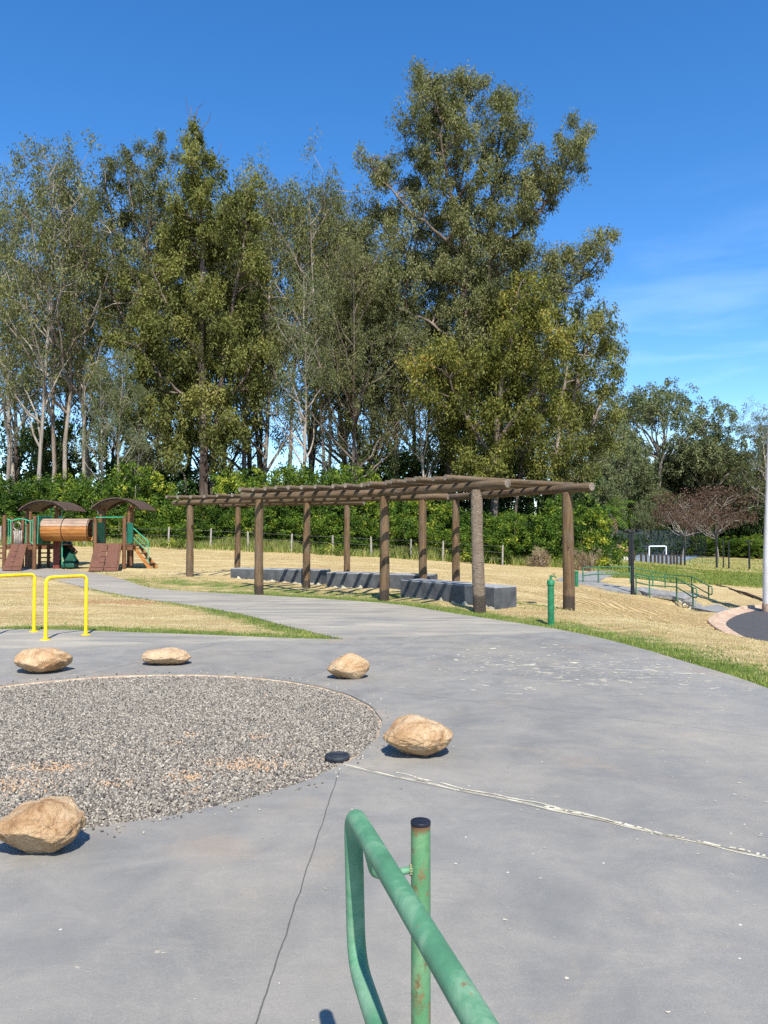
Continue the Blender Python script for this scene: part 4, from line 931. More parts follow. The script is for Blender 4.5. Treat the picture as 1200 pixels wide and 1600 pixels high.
for s in (1,):
    gr_([(12, 811, 29.15), (16.5, 813, 29.15), (16.5, 849, 29.15), (12, 850, 29.15)]); gr_([(13, 811, 29.15), (13, 850, 29.15)], .012)
    gr_([(53, 811.5, 29.15), (48, 814, 29.15), (47.5, 847, 29.15), (52, 850, 29.15)]); gr_([(51, 812, 29.15), (51, 850, 29.15)], .012)
    MB().tube([W(17 + 30 * k / 12, 814.5 - 3.8 * math.sin(math.pi * k / 12), 29.2) for k in range(13)], 0.018, 8).build('green_rail', M['playgreen'], t_, True)
gr_([(40.5, 813, 29.4), (40.5, 849, 29.4)], .016); gr_([(60, 806, 29.25), (58.5, 850, 29.25)], .014)
gr_([(80, 815, 31.0), (80, 794, 31.0), (97, 794, 31.0), (97, 812, 31.0)], .018); gr_([(97, 846, 29.9), (97, 882, 29.9)], .02)
p = W(95, 809, 31.0); MB().box((p.x, p.y, p.z), (0.13, 0.05, 0.12)).build('green_panel', M['playgreen'], t_)
# climbing loop and dark rope net on the left platform
MB().tube([W(27 + 6 * math.cos(a), 822 + 6 * math.sin(a), 30.4) for a in np.linspace(0, 2 * math.pi, 17)], 0.02, 6).build('ring', M['wire'], t_, True)
b = MB()
for k in range(5): b.tube([W(22 + 3 * k, 829, 30.4), W(23.5 + 2.4 * k, 851, 30.3)], 0.028, 6)
b.build('tube_slide', M['fencepost'], t_, True)
# red panel, dark slide with green mat end
p, q = W(85.5, 845, 30.6), W(95, 884, 30.6); MB().box(((p.x + q.x) / 2, 30.6, (p.z + tz(p.x, 30.6)) / 2), (q.x - p.x, 0.3, p.z - tz(p.x, 30.6))).build('side_panel', M['redpanel'], t_, False, .01)
sl = [W(100, 846, 32.3), W(104, 860, 32.0), W(108, 874, 31.6), W(113, 882, 31.2)]
for k in range(len(sl)): sl[k] = Vector((sl[k].x, sl[k].y, sl[k].z))
V = []
for p in sl:
    for dx, dz in ((-.25, .12), (-.22, 0), (.22, 0), (.25, .12)): V.append((p.x + dx, p.y, p.z + dz))
for p in sl:
    for dx, dz in ((-.27, .12), (-.24, -.03), (.24, -.03), (.27, .12)): V.append((p.x + dx, p.y + 0.02, p.z + dz))
n4 = len(sl) * 4
MB().add(V, [(i * 4 + j, i * 4 + j + 1, i * 4 + j + 5, i * 4 + j + 4) for i in range(len(sl) - 1) for j in range(3)] + [(n4 + i * 4 + j, n4 + i * 4 + j + 4, n4 + i * 4 + j + 5, n4 + i * 4 + j + 1) for i in range(len(sl) - 1) for j in range(3)]).build('slide', M['slide'], t_, False)
p = W(109, 878, 30.6); b = MB(); b.box((p.x, p.y, tz(p.x, p.y) + 0.12), (0.52, 0.5, 0.18)); b.box((p.x - .05, p.y, tz(p.x, p.y) + 0.25), (0.3, 0.36, 0.10)); b.build('slide_foot', M['slide'], t_, False, 0.04)
MB().tube([W(106, 852, 32.0), W(112, 856, 32.0), W(119, 863, 31.9), W(117, 866, 31.9)], [.05, .09, .08, .03], 8).build('curved_spout', M['ramp'], t_, True)
# under-deck cladding and ladder
p, q = W(38, 852, 30.2), W(52, 886, 30.2); MB().box(((p.x + q.x) / 2, 30.4, (p.z + gz) / 2), (q.x - p.x, 0.05, p.z - gz)).build('under_panel', M['playpost'], t_)
for v in (857, 864, 871, 878): 
    MB().tube([W(62, v, 31.2), W(80, v, 31.2)], 0.03, 6).build('rung', M['playpost'], t_)
for v in (856, 864, 872): MB().tube([W(-8, v, 30.2), W(7, v, 30.2)], 0.04, 6).build('rung', M['playpost'], t_)
# stairs on the right tower
a, c = W(208, 852, 29.7), W(236, 886, 29.7); c.z = tz(c.x, c.y) + 0.02
for Yo in (0, 0.75):
    A, Cc = a + Vector((0, Yo, 0)), c + Vector((0, Yo, 0)); V = [A + Vector((0, -.02, .07)), A + Vector((0, -.02, -.12)), Cc + Vector((0.05, -.02, 0.0)), Cc + Vector((-.12, -.02, 0.0)), A + Vector((0, .03, .07)), A + Vector((0, .03, -.12)), Cc + Vector((0.05, .03, 0.0)), Cc + Vector((-.12, .03, 0.0))]
    MB().add(V, [(0, 1, 3, 2), (4, 6, 7, 5), (0, 2, 6, 4), (1, 5, 7, 3), (0, 4, 5, 1), (2, 3, 7, 6)]).build('stringer', M['stave'], t_)
    gr_([(207, 824, 29.7 + Yo), (231.5, 846, 29.7 + Yo), (231.5, 885, 29.7 + Yo)], .018); gr_([(208, 840, 29.7 + Yo), (230, 862, 29.7 + Yo)], .014); gr_([(214, 838, 29.7 + Yo), (231, 855, 29.7 + Yo)], .01)
for k in range(4):
    p = a.lerp(c, (k + .6) / 4.6); MB().box((p.x, p.y + .38, p.z), (0.2, 0.72, 0.035)).build('tread', M['ramp'], t_)
MB().tube([W(203, 852, 29.5), W(205, 884, 29.5)], .05, 8).build('tower_post', M['playpost'], t_, True)

# ---------------------------------------------------------------- wire fence with weeds
fl = [(-90, 853, 45), (0, 852, 45), (65, 853, 45), (132, 853, 45), (197, 854, 45), (263, 855, 45), (329, 857, 45), (388, 860, 45), (455, 864, 45), (520, 867, 45), (580, 870, 45), (642, 873, 45), (692, 876, 44.5), (785, 882, 44)]
fx_, fy_, _ = P(455, 864, 45)
t_ = thing('wire_fence', (fx_, fy_, tz(fx_, fy_)), 'low wire fence on grey wooden stakes between the dry field and the bushes', 'fence')
tops = []
for k, (u, v, Y) in enumerate(fl):
    p = P(u, v, Y); z0 = tz(p[0], p[1]); rr = random.Random(k); h = rr.uniform(1.08, 1.25); lx = rr.uniform(-.05, .05)
    MB().tube([(p[0], p[1], z0 - .2), (p[0] + lx * .5, p[1], z0 + h * .5), (p[0] + lx, p[1], z0 + h)], [.06, .055, .05], 7, True, .15, k).build('fence_post', M['fencepost'], t_, True); tops.append((p[0], p[1], z0))
for hh in (0.35, 0.7, 1.05): MB().tube([(x, y, z + hh) for x, y, z in tops], 0.006, 4).build('fence_wire', M['wire'], t_)

# ---------------------------------------------------------------- far handrails, steps, lamps, pole, court
def place(u, v, Y): 
    p = P(u, v, Y); return Vector((p[0], p[1], tz(p[0], p[1])))
def railing(posts, label, group, h=0.86, mids=(0.45,), tail=None):
    base = [P(*p) for p in posts]; t = thing('path_handrail', (base[0][0], base[0][1], base[0][2]), label, 'handrail', group)
    for b_ in base: MB().tube([(b_[0], b_[1], b_[2] - .15), (b_[0], b_[1], b_[2] + h)], 0.032, 8).build('rail_post', M['greenf'], t, True)
    for hh in (h,) + tuple(mids):
        MB().tube([(b_[0], b_[1], b_[2] + hh) for b_ in base], 0.027, 7).build('rail', M['greenf'], t, True)
    if tail:
        b_ = Vector(base[-1]); d = (b_ - Vector(base[-2])); d.z = 0; d.normalize()
        MB().tube(arc_corner([b_ + Vector((0, 0, h)), b_ + d * 0.35 + Vector((0, 0, h - .02)), b_ + d * .35 + Vector((0, 0, .45)), b_ + Vector((0, 0, .45))], .1, 4), .025, 7).build('rail', M['greenf'], t, True)
railing([(994, 926, 33.2), (1015, 931, 32.8), (1057.5, 934, 32.2), (1083, 951, 30.6)], 'near green pipe handrail of the far steps, rising from the lamp post', 'green handrails along the far footpath', 0.83, tail=True)
railing([(911, 914.5, 35.5), (935, 912, 36.2), (985, 912, 37), (1020, 920, 36.5), (1039.5, 924, 36), (1081, 928.5, 34.8), (1107.5, 944.5, 33)], 'far green pipe handrail behind the footpath, running down past the lamp post', 'green handrails along the far footpath', 0.80, tail=True)
# steps: landing and four treads
st = thing('steps', tuple(place(1070, 940, 32)), 'short flight of grey concrete steps with white edges leading down to the road', 'steps')
def stepblk(u0, v0, u1, v1, Y, dY, th, nm='step'):
    a, b_ = P(u0, v0, Y), P(u1, v1, Y); z = (a[2] + b_[2]) / 2; c = ((a[0] + b_[0]) / 2, Y + dY / 2, z - th / 2)
    MB().box(c, (b_[0] - a[0], dY, th)).build(nm, M['step'], st, False, .01)
def quad_slab(pts, th, nm, mat='step', lift=0.05):
    V = [Vector(P(*p)) + Vector((0, 0, lift)) for p in pts]; V2 = V + [v - Vector((0, 0, th)) for v in V]; n = len(V)
    return MB().add(V2, [tuple(range(n)), tuple(range(2 * n - 1, n - 1, -1))] + [(i, (i + 1) % n, (i + 1) % n + n, i + n) for i in range(n)]).build(nm, M[mat], st, False)
quad_slab([(986, 922, 33.6), (1012, 927, 33.3), (1030, 922.5, 35), (1003, 918, 35.4)], 0.16, 'landing')
quad_slab([(1005, 928, 33.2), (1060, 935, 32.2), (1082, 928.5, 34), (1026, 923, 35)], 0.14, 'landing')
for k in range(4):
    du, dv, dY = 9.2 * k, 5.6 * k, -0.42 * k
    quad_slab([(1058 + du, 934.5 + dv, 32.3 + dY), (1070 + du, 938 + dv, 31.9 + dY), (1094 + du, 930.5 + dv, 33.7 + dY), (1080 + du, 927.5 + dv, 34.1 + dY)], 0.26, 'step')
    p = Vector(P(1060 + du, 937 + dv, 32.0 + dY)); rr = random.Random(k)
    MB().tube([p + Vector((-.12, -.05, -.12)), p + Vector((0, -.05, -.05)), p + Vector((.13, -.05, -.13))], [.03, .06, .03], 7, True, .3, k).build('mortar_lump', M['cement'], st, True)
lp = lo([(1080, 954, 29.4), (1102, 950, 30.3), (1122, 947, 30.8), (1150, 953.5, 28.7), (1128, 961, 27.2), (1100, 958, 28.2)])
drape('lower_footpath', lp, 0.045, M['step'], step=1.0, skirt=.15)
def lamp(u, vb, vt, Y, label, grp, r=0.05, arm=True, z0=None):
    a = P(u, vb, Y); top = P(u, vt, Y)[2]; z0 = min(tz(a[0], a[1]), a[2] + .02); t = thing('lamp_post', (a[0], a[1], z0), label, 'lamp post', grp)
    MB().tube([(a[0], a[1], z0 - .1), (a[0], a[1], z0 + .5), (a[0], a[1], top)], [r * 1.25, r, r * .8], 10).build('pole', M['black'], t, True)
    MB().tube([(a[0], a[1], z0), (a[0], a[1], z0 + .04)], r * 2.1, 10).build('base_plate', M['black'], t)
    if arm:
        MB().tube([(a[0] - .28, a[1], top - .04), (a[0] + .28, a[1], top - .04)], r * .6, 8).build('crossbar', M['black'], t)
        for s in (-1, 1): MB().box((a[0] + s * .27, a[1] - .08, top + .01), (.26, .34, .07), Matrix.Rotation(s * .12, 3, 'Y')).build('lamp_head', M['black'], t, False, .01)
lamp(988.5, 928, 829, 33.2, 'black lamp post at the head of the steps, nearest of the dark posts', 'black lamp posts', .075)
lamp(984, 895, 831, 47, 'black lamp post just behind the nearest one, almost hidden by it', 'black lamp posts', .07)
lamp(952, 872, 800, 96, 'thin dark pole in front of the palm trunk', 'black lamp posts', .08, False)
lamp(1070, 882, 838, 95, 'dark pole left of centre before the netted court', 'black lamp posts', .11)
lamp(1120, 896, 832, 70, 'tall dark pole on a concrete pad below the reddish tree', 'black lamp posts', .10)
lamp(1171, 893, 846, 76, 'rightmost dark pole in the far lawn', 'black lamp posts', .09)
lamp(1130.5, 890, 842, 84, 'left of two thin dark poles close together in the far lawn', 'black lamp posts', .07, False)
lamp(1139, 892, 844, 82, 'right of two thin dark poles close together in the far lawn', 'black lamp posts', .08, False)
# concrete light pole at the right edge
a = P(1203.5, 947, 28.6); z0 = tz(a[0], a[1]); t_ = thing('concrete_pole', (a[0], a[1], z0), 'thick pale tapering concrete pole cut off by the right edge of the photo', 'pole')
MB().tube([(a[0], a[1], z0 - .2), (a[0], a[1], z0 + 2), (a[0] + .15, a[1], z0 + 7.5)], [.275, .22, .10], 20).build('pole_shaft', M['pole'], t_, True)
MB().tube([(a[0], a[1], z0 + 0.0), (a[0], a[1], z0 + .25), (a[0], a[1], z0 + .32)], [.285, .28, .272], 20).build('stained_foot', M['kerb'], t_, True)
# soil ledge
pts = [P(u, v, Y) for u, v, Y in ((1118, 925, 40), (1135, 931, 38), (1150, 935, 36), (1165, 938, 34.5), (1185, 945, 32.5), (1196, 948, 31.5), (1225, 955, 30.5))]
b = MB().tube([(x, y, tz(x, y) + .03) for x, y, z in pts], [.02, .05, .035, .06, .05, .05, .04], 7, True, .5, 4).build('soil_ledge', M['soil']); b['kind'] = 'structure'
# court: blue surface, goal, net, bollards
cp = [P(u, v, Y)[:2] for u, v, Y in ((958, 880, 92), (1010, 884, 88), (1062, 879, 100), (1095, 872, 128), (1000, 870, 135))]
drape('court_surface', cp, 0.06, M['court'], step=6, skirt=.6)
a, c = P(1014.5, 872, 118), P(1041, 872, 118); zb = min(tz(a[0], a[1]), tz(c[0], c[1])) + .2; zt = P(1014, 853.5, 118)[2]
t_ = thing('goal', ((a[0] + c[0]) / 2, 118, zb), 'white football goal frame on the blue court', 'goal')
MB().tube([(a[0], 118, zb), (a[0], 118, zt), (a[0] + .2, 118, zt + .0), (c[0] - .2, 118, zt), (c[0], 118, zt), (c[0], 118, zb)], .09, 8).build('goal_frame', M['white'], t_)
MB().tube([(a[0], 118, zt), (a[0] + .2, 119.2, zb), (c[0] - .2, 119.2, zb), (c[0], 118, zt)], .05, 6).build('goal_stay', M['white'], t_)
t_ = thing('court_fence', tuple(place(1010, 875, 124)), 'tall dark netting fence behind the blue court', 'fence')
cf = [P(u, 874, Y) for u, Y in ((954, 124), (985, 125), (1018, 126), (1052, 127), (1080, 128), (1103, 122))]; ztop = P(1000, 834, 125)[2] + .6
for p in cf: z0 = tz(p[0], p[1]); MB().tube([(p[0], p[1], z0), (p[0], p[1], ztop)], .05, 6).build('fence_pole', M['black'], t_)
V = []; 
for p in cf: V += [(p[0], p[1], tz(p[0], p[1])), (p[0], p[1], ztop)]
MB().add(V, [(2 * i, 2 * i + 2, 2 * i + 3, 2 * i + 1) for i in range(len(cf) - 1)]).build('netting', M['net'], t_)
MB().tube([(p[0], p[1], ztop) for p in cf], .03, 5).build('top_rail', M['black'], t_)
poses = [(991, 86), (1002, 85.5), (1009.5, 85), (1017, 84.5), (1023.5, 84), (1029, 84), (1035, 84), (1041.5, 84), (1048, 84.5), (1053, 85), (1058, 86), (1064, 87)]
words = ['first', 'second', 'third', 'fourth', 'fifth', 'sixth', 'seventh', 'eighth', 'ninth', 'tenth', 'eleventh', 'last']
for k, (u, Y) in enumerate(poses):
    p = P(u, 884, Y); z0 = tz(p[0], p[1]); rr = random.Random(k)
    o = MB().tube([(p[0], p[1], z0 - .1), (p[0], p[1], z0 + .5), (p[0], p[1], z0 + rr.uniform(1.35, 1.6))], [.13, .13, .12], 8).build('log_bollard', M['post'], None, True)
    tag(o, f'{words[k]} log bollard from the left in the row before the blue court', 'bollard', 'log bollards in front of the court')
# green low rails by the court
railing([(1077, 884, 92), (1098, 882, 100), (1123, 880, 104)], 'low green rail right of the log bollards beside the court', None, .9)
# little log play hut and stumps far left of the court
p = place(968, 873, 104); t_ = thing('play_hut', tuple(p), 'small brown open hut of logs left of the log bollards', 'hut')
b = MB(); b.add([(p.x - 2.2, p.y - 1, p.z + 1.4), (p.x + 1.9, p.y - 1, p.z + 0.9), (p.x - .5, p.y - 1, p.z + 2.0), (p.x - 2.2, p.y + 1, p.z + 1.4), (p.x + 1.9, p.y + 1, p.z + .9), (p.x - .5, p.y + 1, p.z + 2.0)], [(0, 1, 2), (3, 5, 4), (0, 2, 5, 3), (2, 1, 4, 5), (0, 3, 4, 1)]); b.build('hut_roof', M['brick'], t_)
for dx in (-2, -.4, 1.6): MB().tube([(p.x + dx, p.y - .8, p.z - .2), (p.x + dx, p.y - .8, p.z + 1.2)], .15, 8).build('hut_post', M['playpost'], t_)
MB().box((p.x - 2.9, p.y, p.z + .45), (1.8, 1.0, .8)).build('hut_box', M['fencepost'], t_, False, .1)
for k, (u, w_) in enumerate(((974, 'left'), (978.5, 'right'))):
    q = place(u, 876, 100); o = MB().tube([(q.x, q.y, q.z), (q.x, q.y, q.z + .55)], [.26, .22], 9).build('pale_stump', M['cement'], None, True); tag(o, f'{w_} one of two pale stumps in front of the brown log hut', 'stump', 'pale stumps by the hut')

# ---------------------------------------------------------------- vegetation generators
def branch_pts(p0, p1, rs, sag=0.08, n=5, bend=None):
    p0, p1 = np.array(p0, float), np.array(p1, float); L = np.linalg.norm(p1 - p0); t = np.linspace(0, 1, n + 1)[:, None]
    off = rs.randn(3) * L * sag; pts = p0 + (p1 - p0) * t + np.sin(np.pi * t) * off
    pts[1:-1] += rs.randn(n - 1, 3) * L * 0.02
    return pts
class Tree:
    def __init__(s, seed): s.rs = np.random.RandomState(seed); s.tv = []; s.tf = []; s.nv = 0; s.cl = []; 
    def tube(s, pts, r0, r1, n=6):
        pts = np.asarray(pts, float); m = len(pts); d = np.gradient(pts, axis=0); d /= np.linalg.norm(d, axis=1)[:, None] + 1e-9
        a = np.cross(d, [0.31, 0.95, 0.05]); a /= np.linalg.norm(a, axis=1)[:, None] + 1e-9; b = np.cross(d, a)
        rad = (r0 + (r1 - r0) * np.linspace(0, 1, m))[:, None, None]; th = np.arange(n) * 2 * np.pi / n
        ring = pts[:, None, :] + rad * (a[:, None, :] * np.cos(th)[None, :, None] + b[:, None, :] * np.sin(th)[None, :, None])
        i = np.arange(m - 1)[:, None]; k = np.arange(n)[None, :]
        f = np.stack([i * n + k, i * n + (k + 1) % n, (i + 1) * n + (k + 1) % n, (i + 1) * n + k], -1).reshape(-1, 4) + s.nv
        s.tv.append(ring.reshape(-1, 3)); s.tf.append(f); s.nv += m * n
    def clump(s, c, r, n, tone): s.cl.append((np.asarray(c, float), r, n, tone))
    def leaves(s, L, Wd, droop=0.5):
        rs = s.rs; cs, rr, tn = [], [], []
        cnt = np.array([c[2] for c in s.cl]); N = cnt.sum()
        c = np.repeat(np.array([c[0] for c in s.cl]), cnt, 0); r = np.repeat(np.array([c[1] for c in s.cl]), cnt)[:, None]; tone = np.repeat(np.array([c[3] for c in s.cl]), cnt)
        g = rs.randn(N, 3); g /= np.linalg.norm(g, axis=1)[:, None]; p = c + g * r * (rs.rand(N, 1) ** 0.45) * np.array([.85, .85, 1.0 + .35 * (droop > .45)])
        d = rs.randn(N, 3) + np.array([0, 0, -droop * 1.6]); d /= np.linalg.norm(d, axis=1)[:, None]
        sd_ = np.cross(d, rs.randn(N, 3)); sd_ /= np.linalg.norm(sd_, axis=1)[:, None] + 1e-9
        l = L * rs.uniform(0.6, 1.3, (N, 1)); w = Wd * rs.uniform(0.7, 1.3, (N, 1))
        V = np.stack([p, p + d * l * .45 + sd_ * w * .5, p + d * l, p + d * l * .45 - sd_ * w * .5], 1).reshape(-1, 3)
        Fc = np.arange(N * 4).reshape(N, 4); return V, Fc, np.clip(tone + rs.randn(N) * 0.13, 0, 1)
def tree_objs(t, root, leafmat, barkmat, L=0.28, Wd=0.09, droop=0.5, crown='crown'):
    if t.tv: npmesh('trunk', np.concatenate(t.tv), np.concatenate(t.tf), barkmat, root, smooth=True)
    V, Fc, tone = t.leaves(L, Wd, droop); npmesh(crown, V, Fc, leafmat, root, tone=tone)

def gen_euc(seed, h=22.0, forks=4, spread=0.28, low=0.30, dens=1.0, stems=1, clr=(0.35, 0.2)):
    """tall sparse eucalypt: steep limbs, leaf tufts at the twig ends"""
    t = Tree(seed); rs = t.rs
    for s_ in range(stems):
        ox, oy = (rs.randn(2) * 0.5 if stems > 1 else (0, 0)); lean = rs.randn(2) * 0.05 * h
        tp = np.array([[ox, oy, -0.3], [ox + lean[0] * .1, oy + lean[1] * .1, h * .2], [ox + lean[0] * .35, oy + lean[1] * .35, h * .45], [ox + lean[0] * .6, oy + lean[1] * .6, h * .7], [ox + lean[0], oy + lean[1], h * .97]])
        z = np.linspace(0, 1, 14); ti = np.stack([np.interp(z, np.linspace(0, 1, 5), tp[:, k]) for k in range(3)], 1); ti[1:, :2] += np.cumsum(rs.randn(13, 2) * .10, 0) * .7
        t.tube(ti, 0.17 / math.sqrt(stems) + .05, 0.025, 8)
        def at(f): return np.array([np.interp(f, z, ti[:, k]) for k in range(3)])
        nl = int(11 * dens / math.sqrt(stems)) + 3
        for k in range(nl):
            f = low + (0.96 - low) * (k + rs.rand()) / nl; p0 = at(f); az = rs.rand() * 2 * math.pi; ln = h * (0.27 * (1 - f) + 0.075) * rs.uniform(.7, 1.25) * (spread / .28)
            up = rs.uniform(.8, 1.9); dr = np.array([math.cos(az), math.sin(az), up]); dr /= np.linalg.norm(dr); p1 = p0 + dr * ln * 1.25
            bp = branch_pts(p0, p1, rs, .06); t.tube(bp, .10 * (1 - f) + .035, .02, 5)
            for j in range(rs.randint(4, 8)):
                q0 = bp[rs.randint(2, 6)]; a2 = rs.rand() * 2 * math.pi; d2 = np.array([math.cos(a2), math.sin(a2), rs.uniform(-.1, 1.4)]); d2 /= np.linalg.norm(d2); q1 = q0 + d2 * rs.uniform(.9, 2.1) * h / 22
                t.tube(branch_pts(q0, q1, rs, .08, 3), .025, .008, 4); tone = rs.normal(clr[0] + .1, clr[1] * .5)
                for m in range(rs.randint(2, 5)):
                    c = q1 + rs.randn(3) * .42 + np.array([0, 0, -.1]); t.clump(c, rs.uniform(.30, .80), int(rs.randint(28, 52)), tone + rs.randn() * .06)
        for m in range(8): t.clump(ti[-1] + rs.randn(3) * .5, .4, 18, .45)
    return t

protos = {}
def proto(key, make, leafmat, barkmat, **kw):
    protos[key] = (make, leafmat, barkmat, kw, [])
def plant(key, x, y, sx, sz, rot, label, cat, group, name, tilt=0.0):
    """first use builds the mesh at the origin, later uses copy the parts"""
    make, lm, bm_, kw, parts = protos[key]; z0 = tz(x, y)
    root = thing(name, (x, y, z0 - 0.05), label, cat, group)
    if not parts:
        tmp = bpy.data.objects.new('tmp', None); t = make()
        if t.tv: parts.append(npmesh('trunk', np.concatenate(t.tv), np.concatenate(t.tf), bm_, smooth=True))
        V, Fc, tone = t.leaves(**kw); parts.append(npmesh('crown', V, Fc, lm, tone=tone)); bpy.data.objects.remove(tmp)
        for o in parts: o.parent = root
        use = parts
    else:
        use = []
        for o in parts: c = o.copy(); C.objects.link(c); c.parent = root; use.append(c)
    for o in use: o.location = (0, 0, 0)
    root.scale = (sx, sx, sz); root.rotation_euler = (tilt, 0, rot); return root
for k in range(6):
    proto(f'e{k}', (lambda k=k: gen_euc(100 + k, 22, spread=(.26, .34, .22, .30, .28, .2)[k], low=(.28, .35, .2, .4, .15, .3)[k], dens=(1.25, 1.1, 1.5, 1.1, 1.8, 1.3)[k], stems=(1, 2, 1, 1, 2, 1)[k])),
          M[('euc', 'euc', 'euc', 'olive', 'euc', 'farleaf')[k]], M[('bark_pale', 'bark_mid', 'bark_mid', 'bark_pale', 'bark_dark', 'bark_pale')[k]], L=0.22, Wd=0.072, droop=.8)

def gen_shrub(seed, r=2.6, h=4.5, n=260, per=34, flat=0.0, L=None):
    t = Tree(seed); rs = t.rs
    lobes = [(rs.randn() * r * .42, rs.randn() * r * .35, rs.uniform(.35, .78) * h, rs.uniform(.45, .75) * r) for _ in range(9)] + [(rs.randn() * r * .5, rs.randn() * r * .35, .22 * h, r * .6) for _ in range(5)]
    for lx, ly, lz, lr in lobes:
        t.tube(branch_pts((lx * .2, ly * .2, -.2), (lx, ly, lz), rs, .06), .06, .02, 5)
        m = n // len(lobes); tone = rs.normal(.46, .22)
        for _ in range(m):
            g = rs.randn(3); g /= np.linalg.norm(g); rad = lr * (1 - .5 * rs.rand() ** 2); c = np.array([lx, ly, lz]) + g * rad * np.array([1, .9, .75])
            if c[2] < .05: c[2] = rs.uniform(.1, .6)
            t.clump(c, rs.uniform(.16, .46), int(per * rs.uniform(.5, 1.4)), tone + rs.randn() * .13)
    return t
for k in range(5):
    proto(f's{k}', (lambda k=k: gen_shrub(200 + k, (2.6, 3.0, 2.2, 2.8, 2.5)[k], (4.6, 5.0, 3.6, 4.2, 5.2)[k], 330, 50)), M['shrub'], M['bark_mid'], L=.165, Wd=.10, droop=.35)
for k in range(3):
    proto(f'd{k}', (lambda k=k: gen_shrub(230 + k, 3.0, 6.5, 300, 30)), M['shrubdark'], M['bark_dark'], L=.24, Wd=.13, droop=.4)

def round_tree(seed, h, r, n=420, per=26, leafr=.5, flat=.75, trunkr=.25, low=.45, tone0=.45):
    """broad tree: trunk, spreading limbs, leaf masses over a lumpy dome"""
    t = Tree(seed); rs = t.rs; top = np.array([rs.randn() * .3, rs.randn() * .3, h * low]); t.tube(branch_pts((0, 0, -.3), top, rs, .03, 6), trunkr, trunkr * .65, 8)
    lobes = []
    for k in range(15):
        az = 2 * math.pi * k / 15 * 2.6 + rs.randn() * .3; q = rs.uniform(.15, .78) * r; lobes.append(np.array([math.cos(az) * q, math.sin(az) * q, h * (low + .12) + (h * (1 - low) - h * .2) * (1 - (q / r) ** 2) * rs.uniform(.55, 1.0) * (1 if flat > .5 else .6)]))
    for c0 in lobes:
        bp = branch_pts(top, c0, rs, .07); t.tube(bp, trunkr * .42, .03, 5); lr = r * rs.uniform(.26, .42); tone = rs.normal(tone0, .10)
        for _ in range(n // 15):
            g = rs.randn(3); g /= np.linalg.norm(g); c = c0 + g * lr * np.array([1, 1, flat]) * (1 - .55 * rs.rand() ** 2); t.clump(c, leafr * rs.uniform(.6, 1.2), per, tone + rs.randn() * .07)
            if rs.rand() < .12: t.tube(branch_pts(bp[-2], c, rs, .08, 3), .03, .008, 4)
    return t
proto('far0', lambda: round_tree(301, 26, 10.5, 620, 30, .75, .75, .40, .52), M['farleaf'], M['bark_pale'], L=.42, Wd=.17, droop=.4)
proto('far1', lambda: round_tree(302, 20, 8.5, 560, 30, .7, .8, .32, .42), M['farleaf'], M['bark_mid'], L=.42, Wd=.17, droop=.4)
proto('far2', lambda: round_tree(303, 14, 7.5, 560, 30, .65, .9, .30, .30), M['farleaf'], M['bark_mid'], L=.40, Wd=.18, droop=.3)
proto('red', lambda: round_tree(304, 11, 9.5, 430, 12, .8, .55, .22, .36, .42), M['redleaf'], M['bark_pale'], L=.34, Wd=.12, droop=.2)
proto('tan', lambda: gen_shrub(305, 1.5, 2.0, 170, 26), M['tan'], M['bark_mid'], L=.30, Wd=.035, droop=-.2)

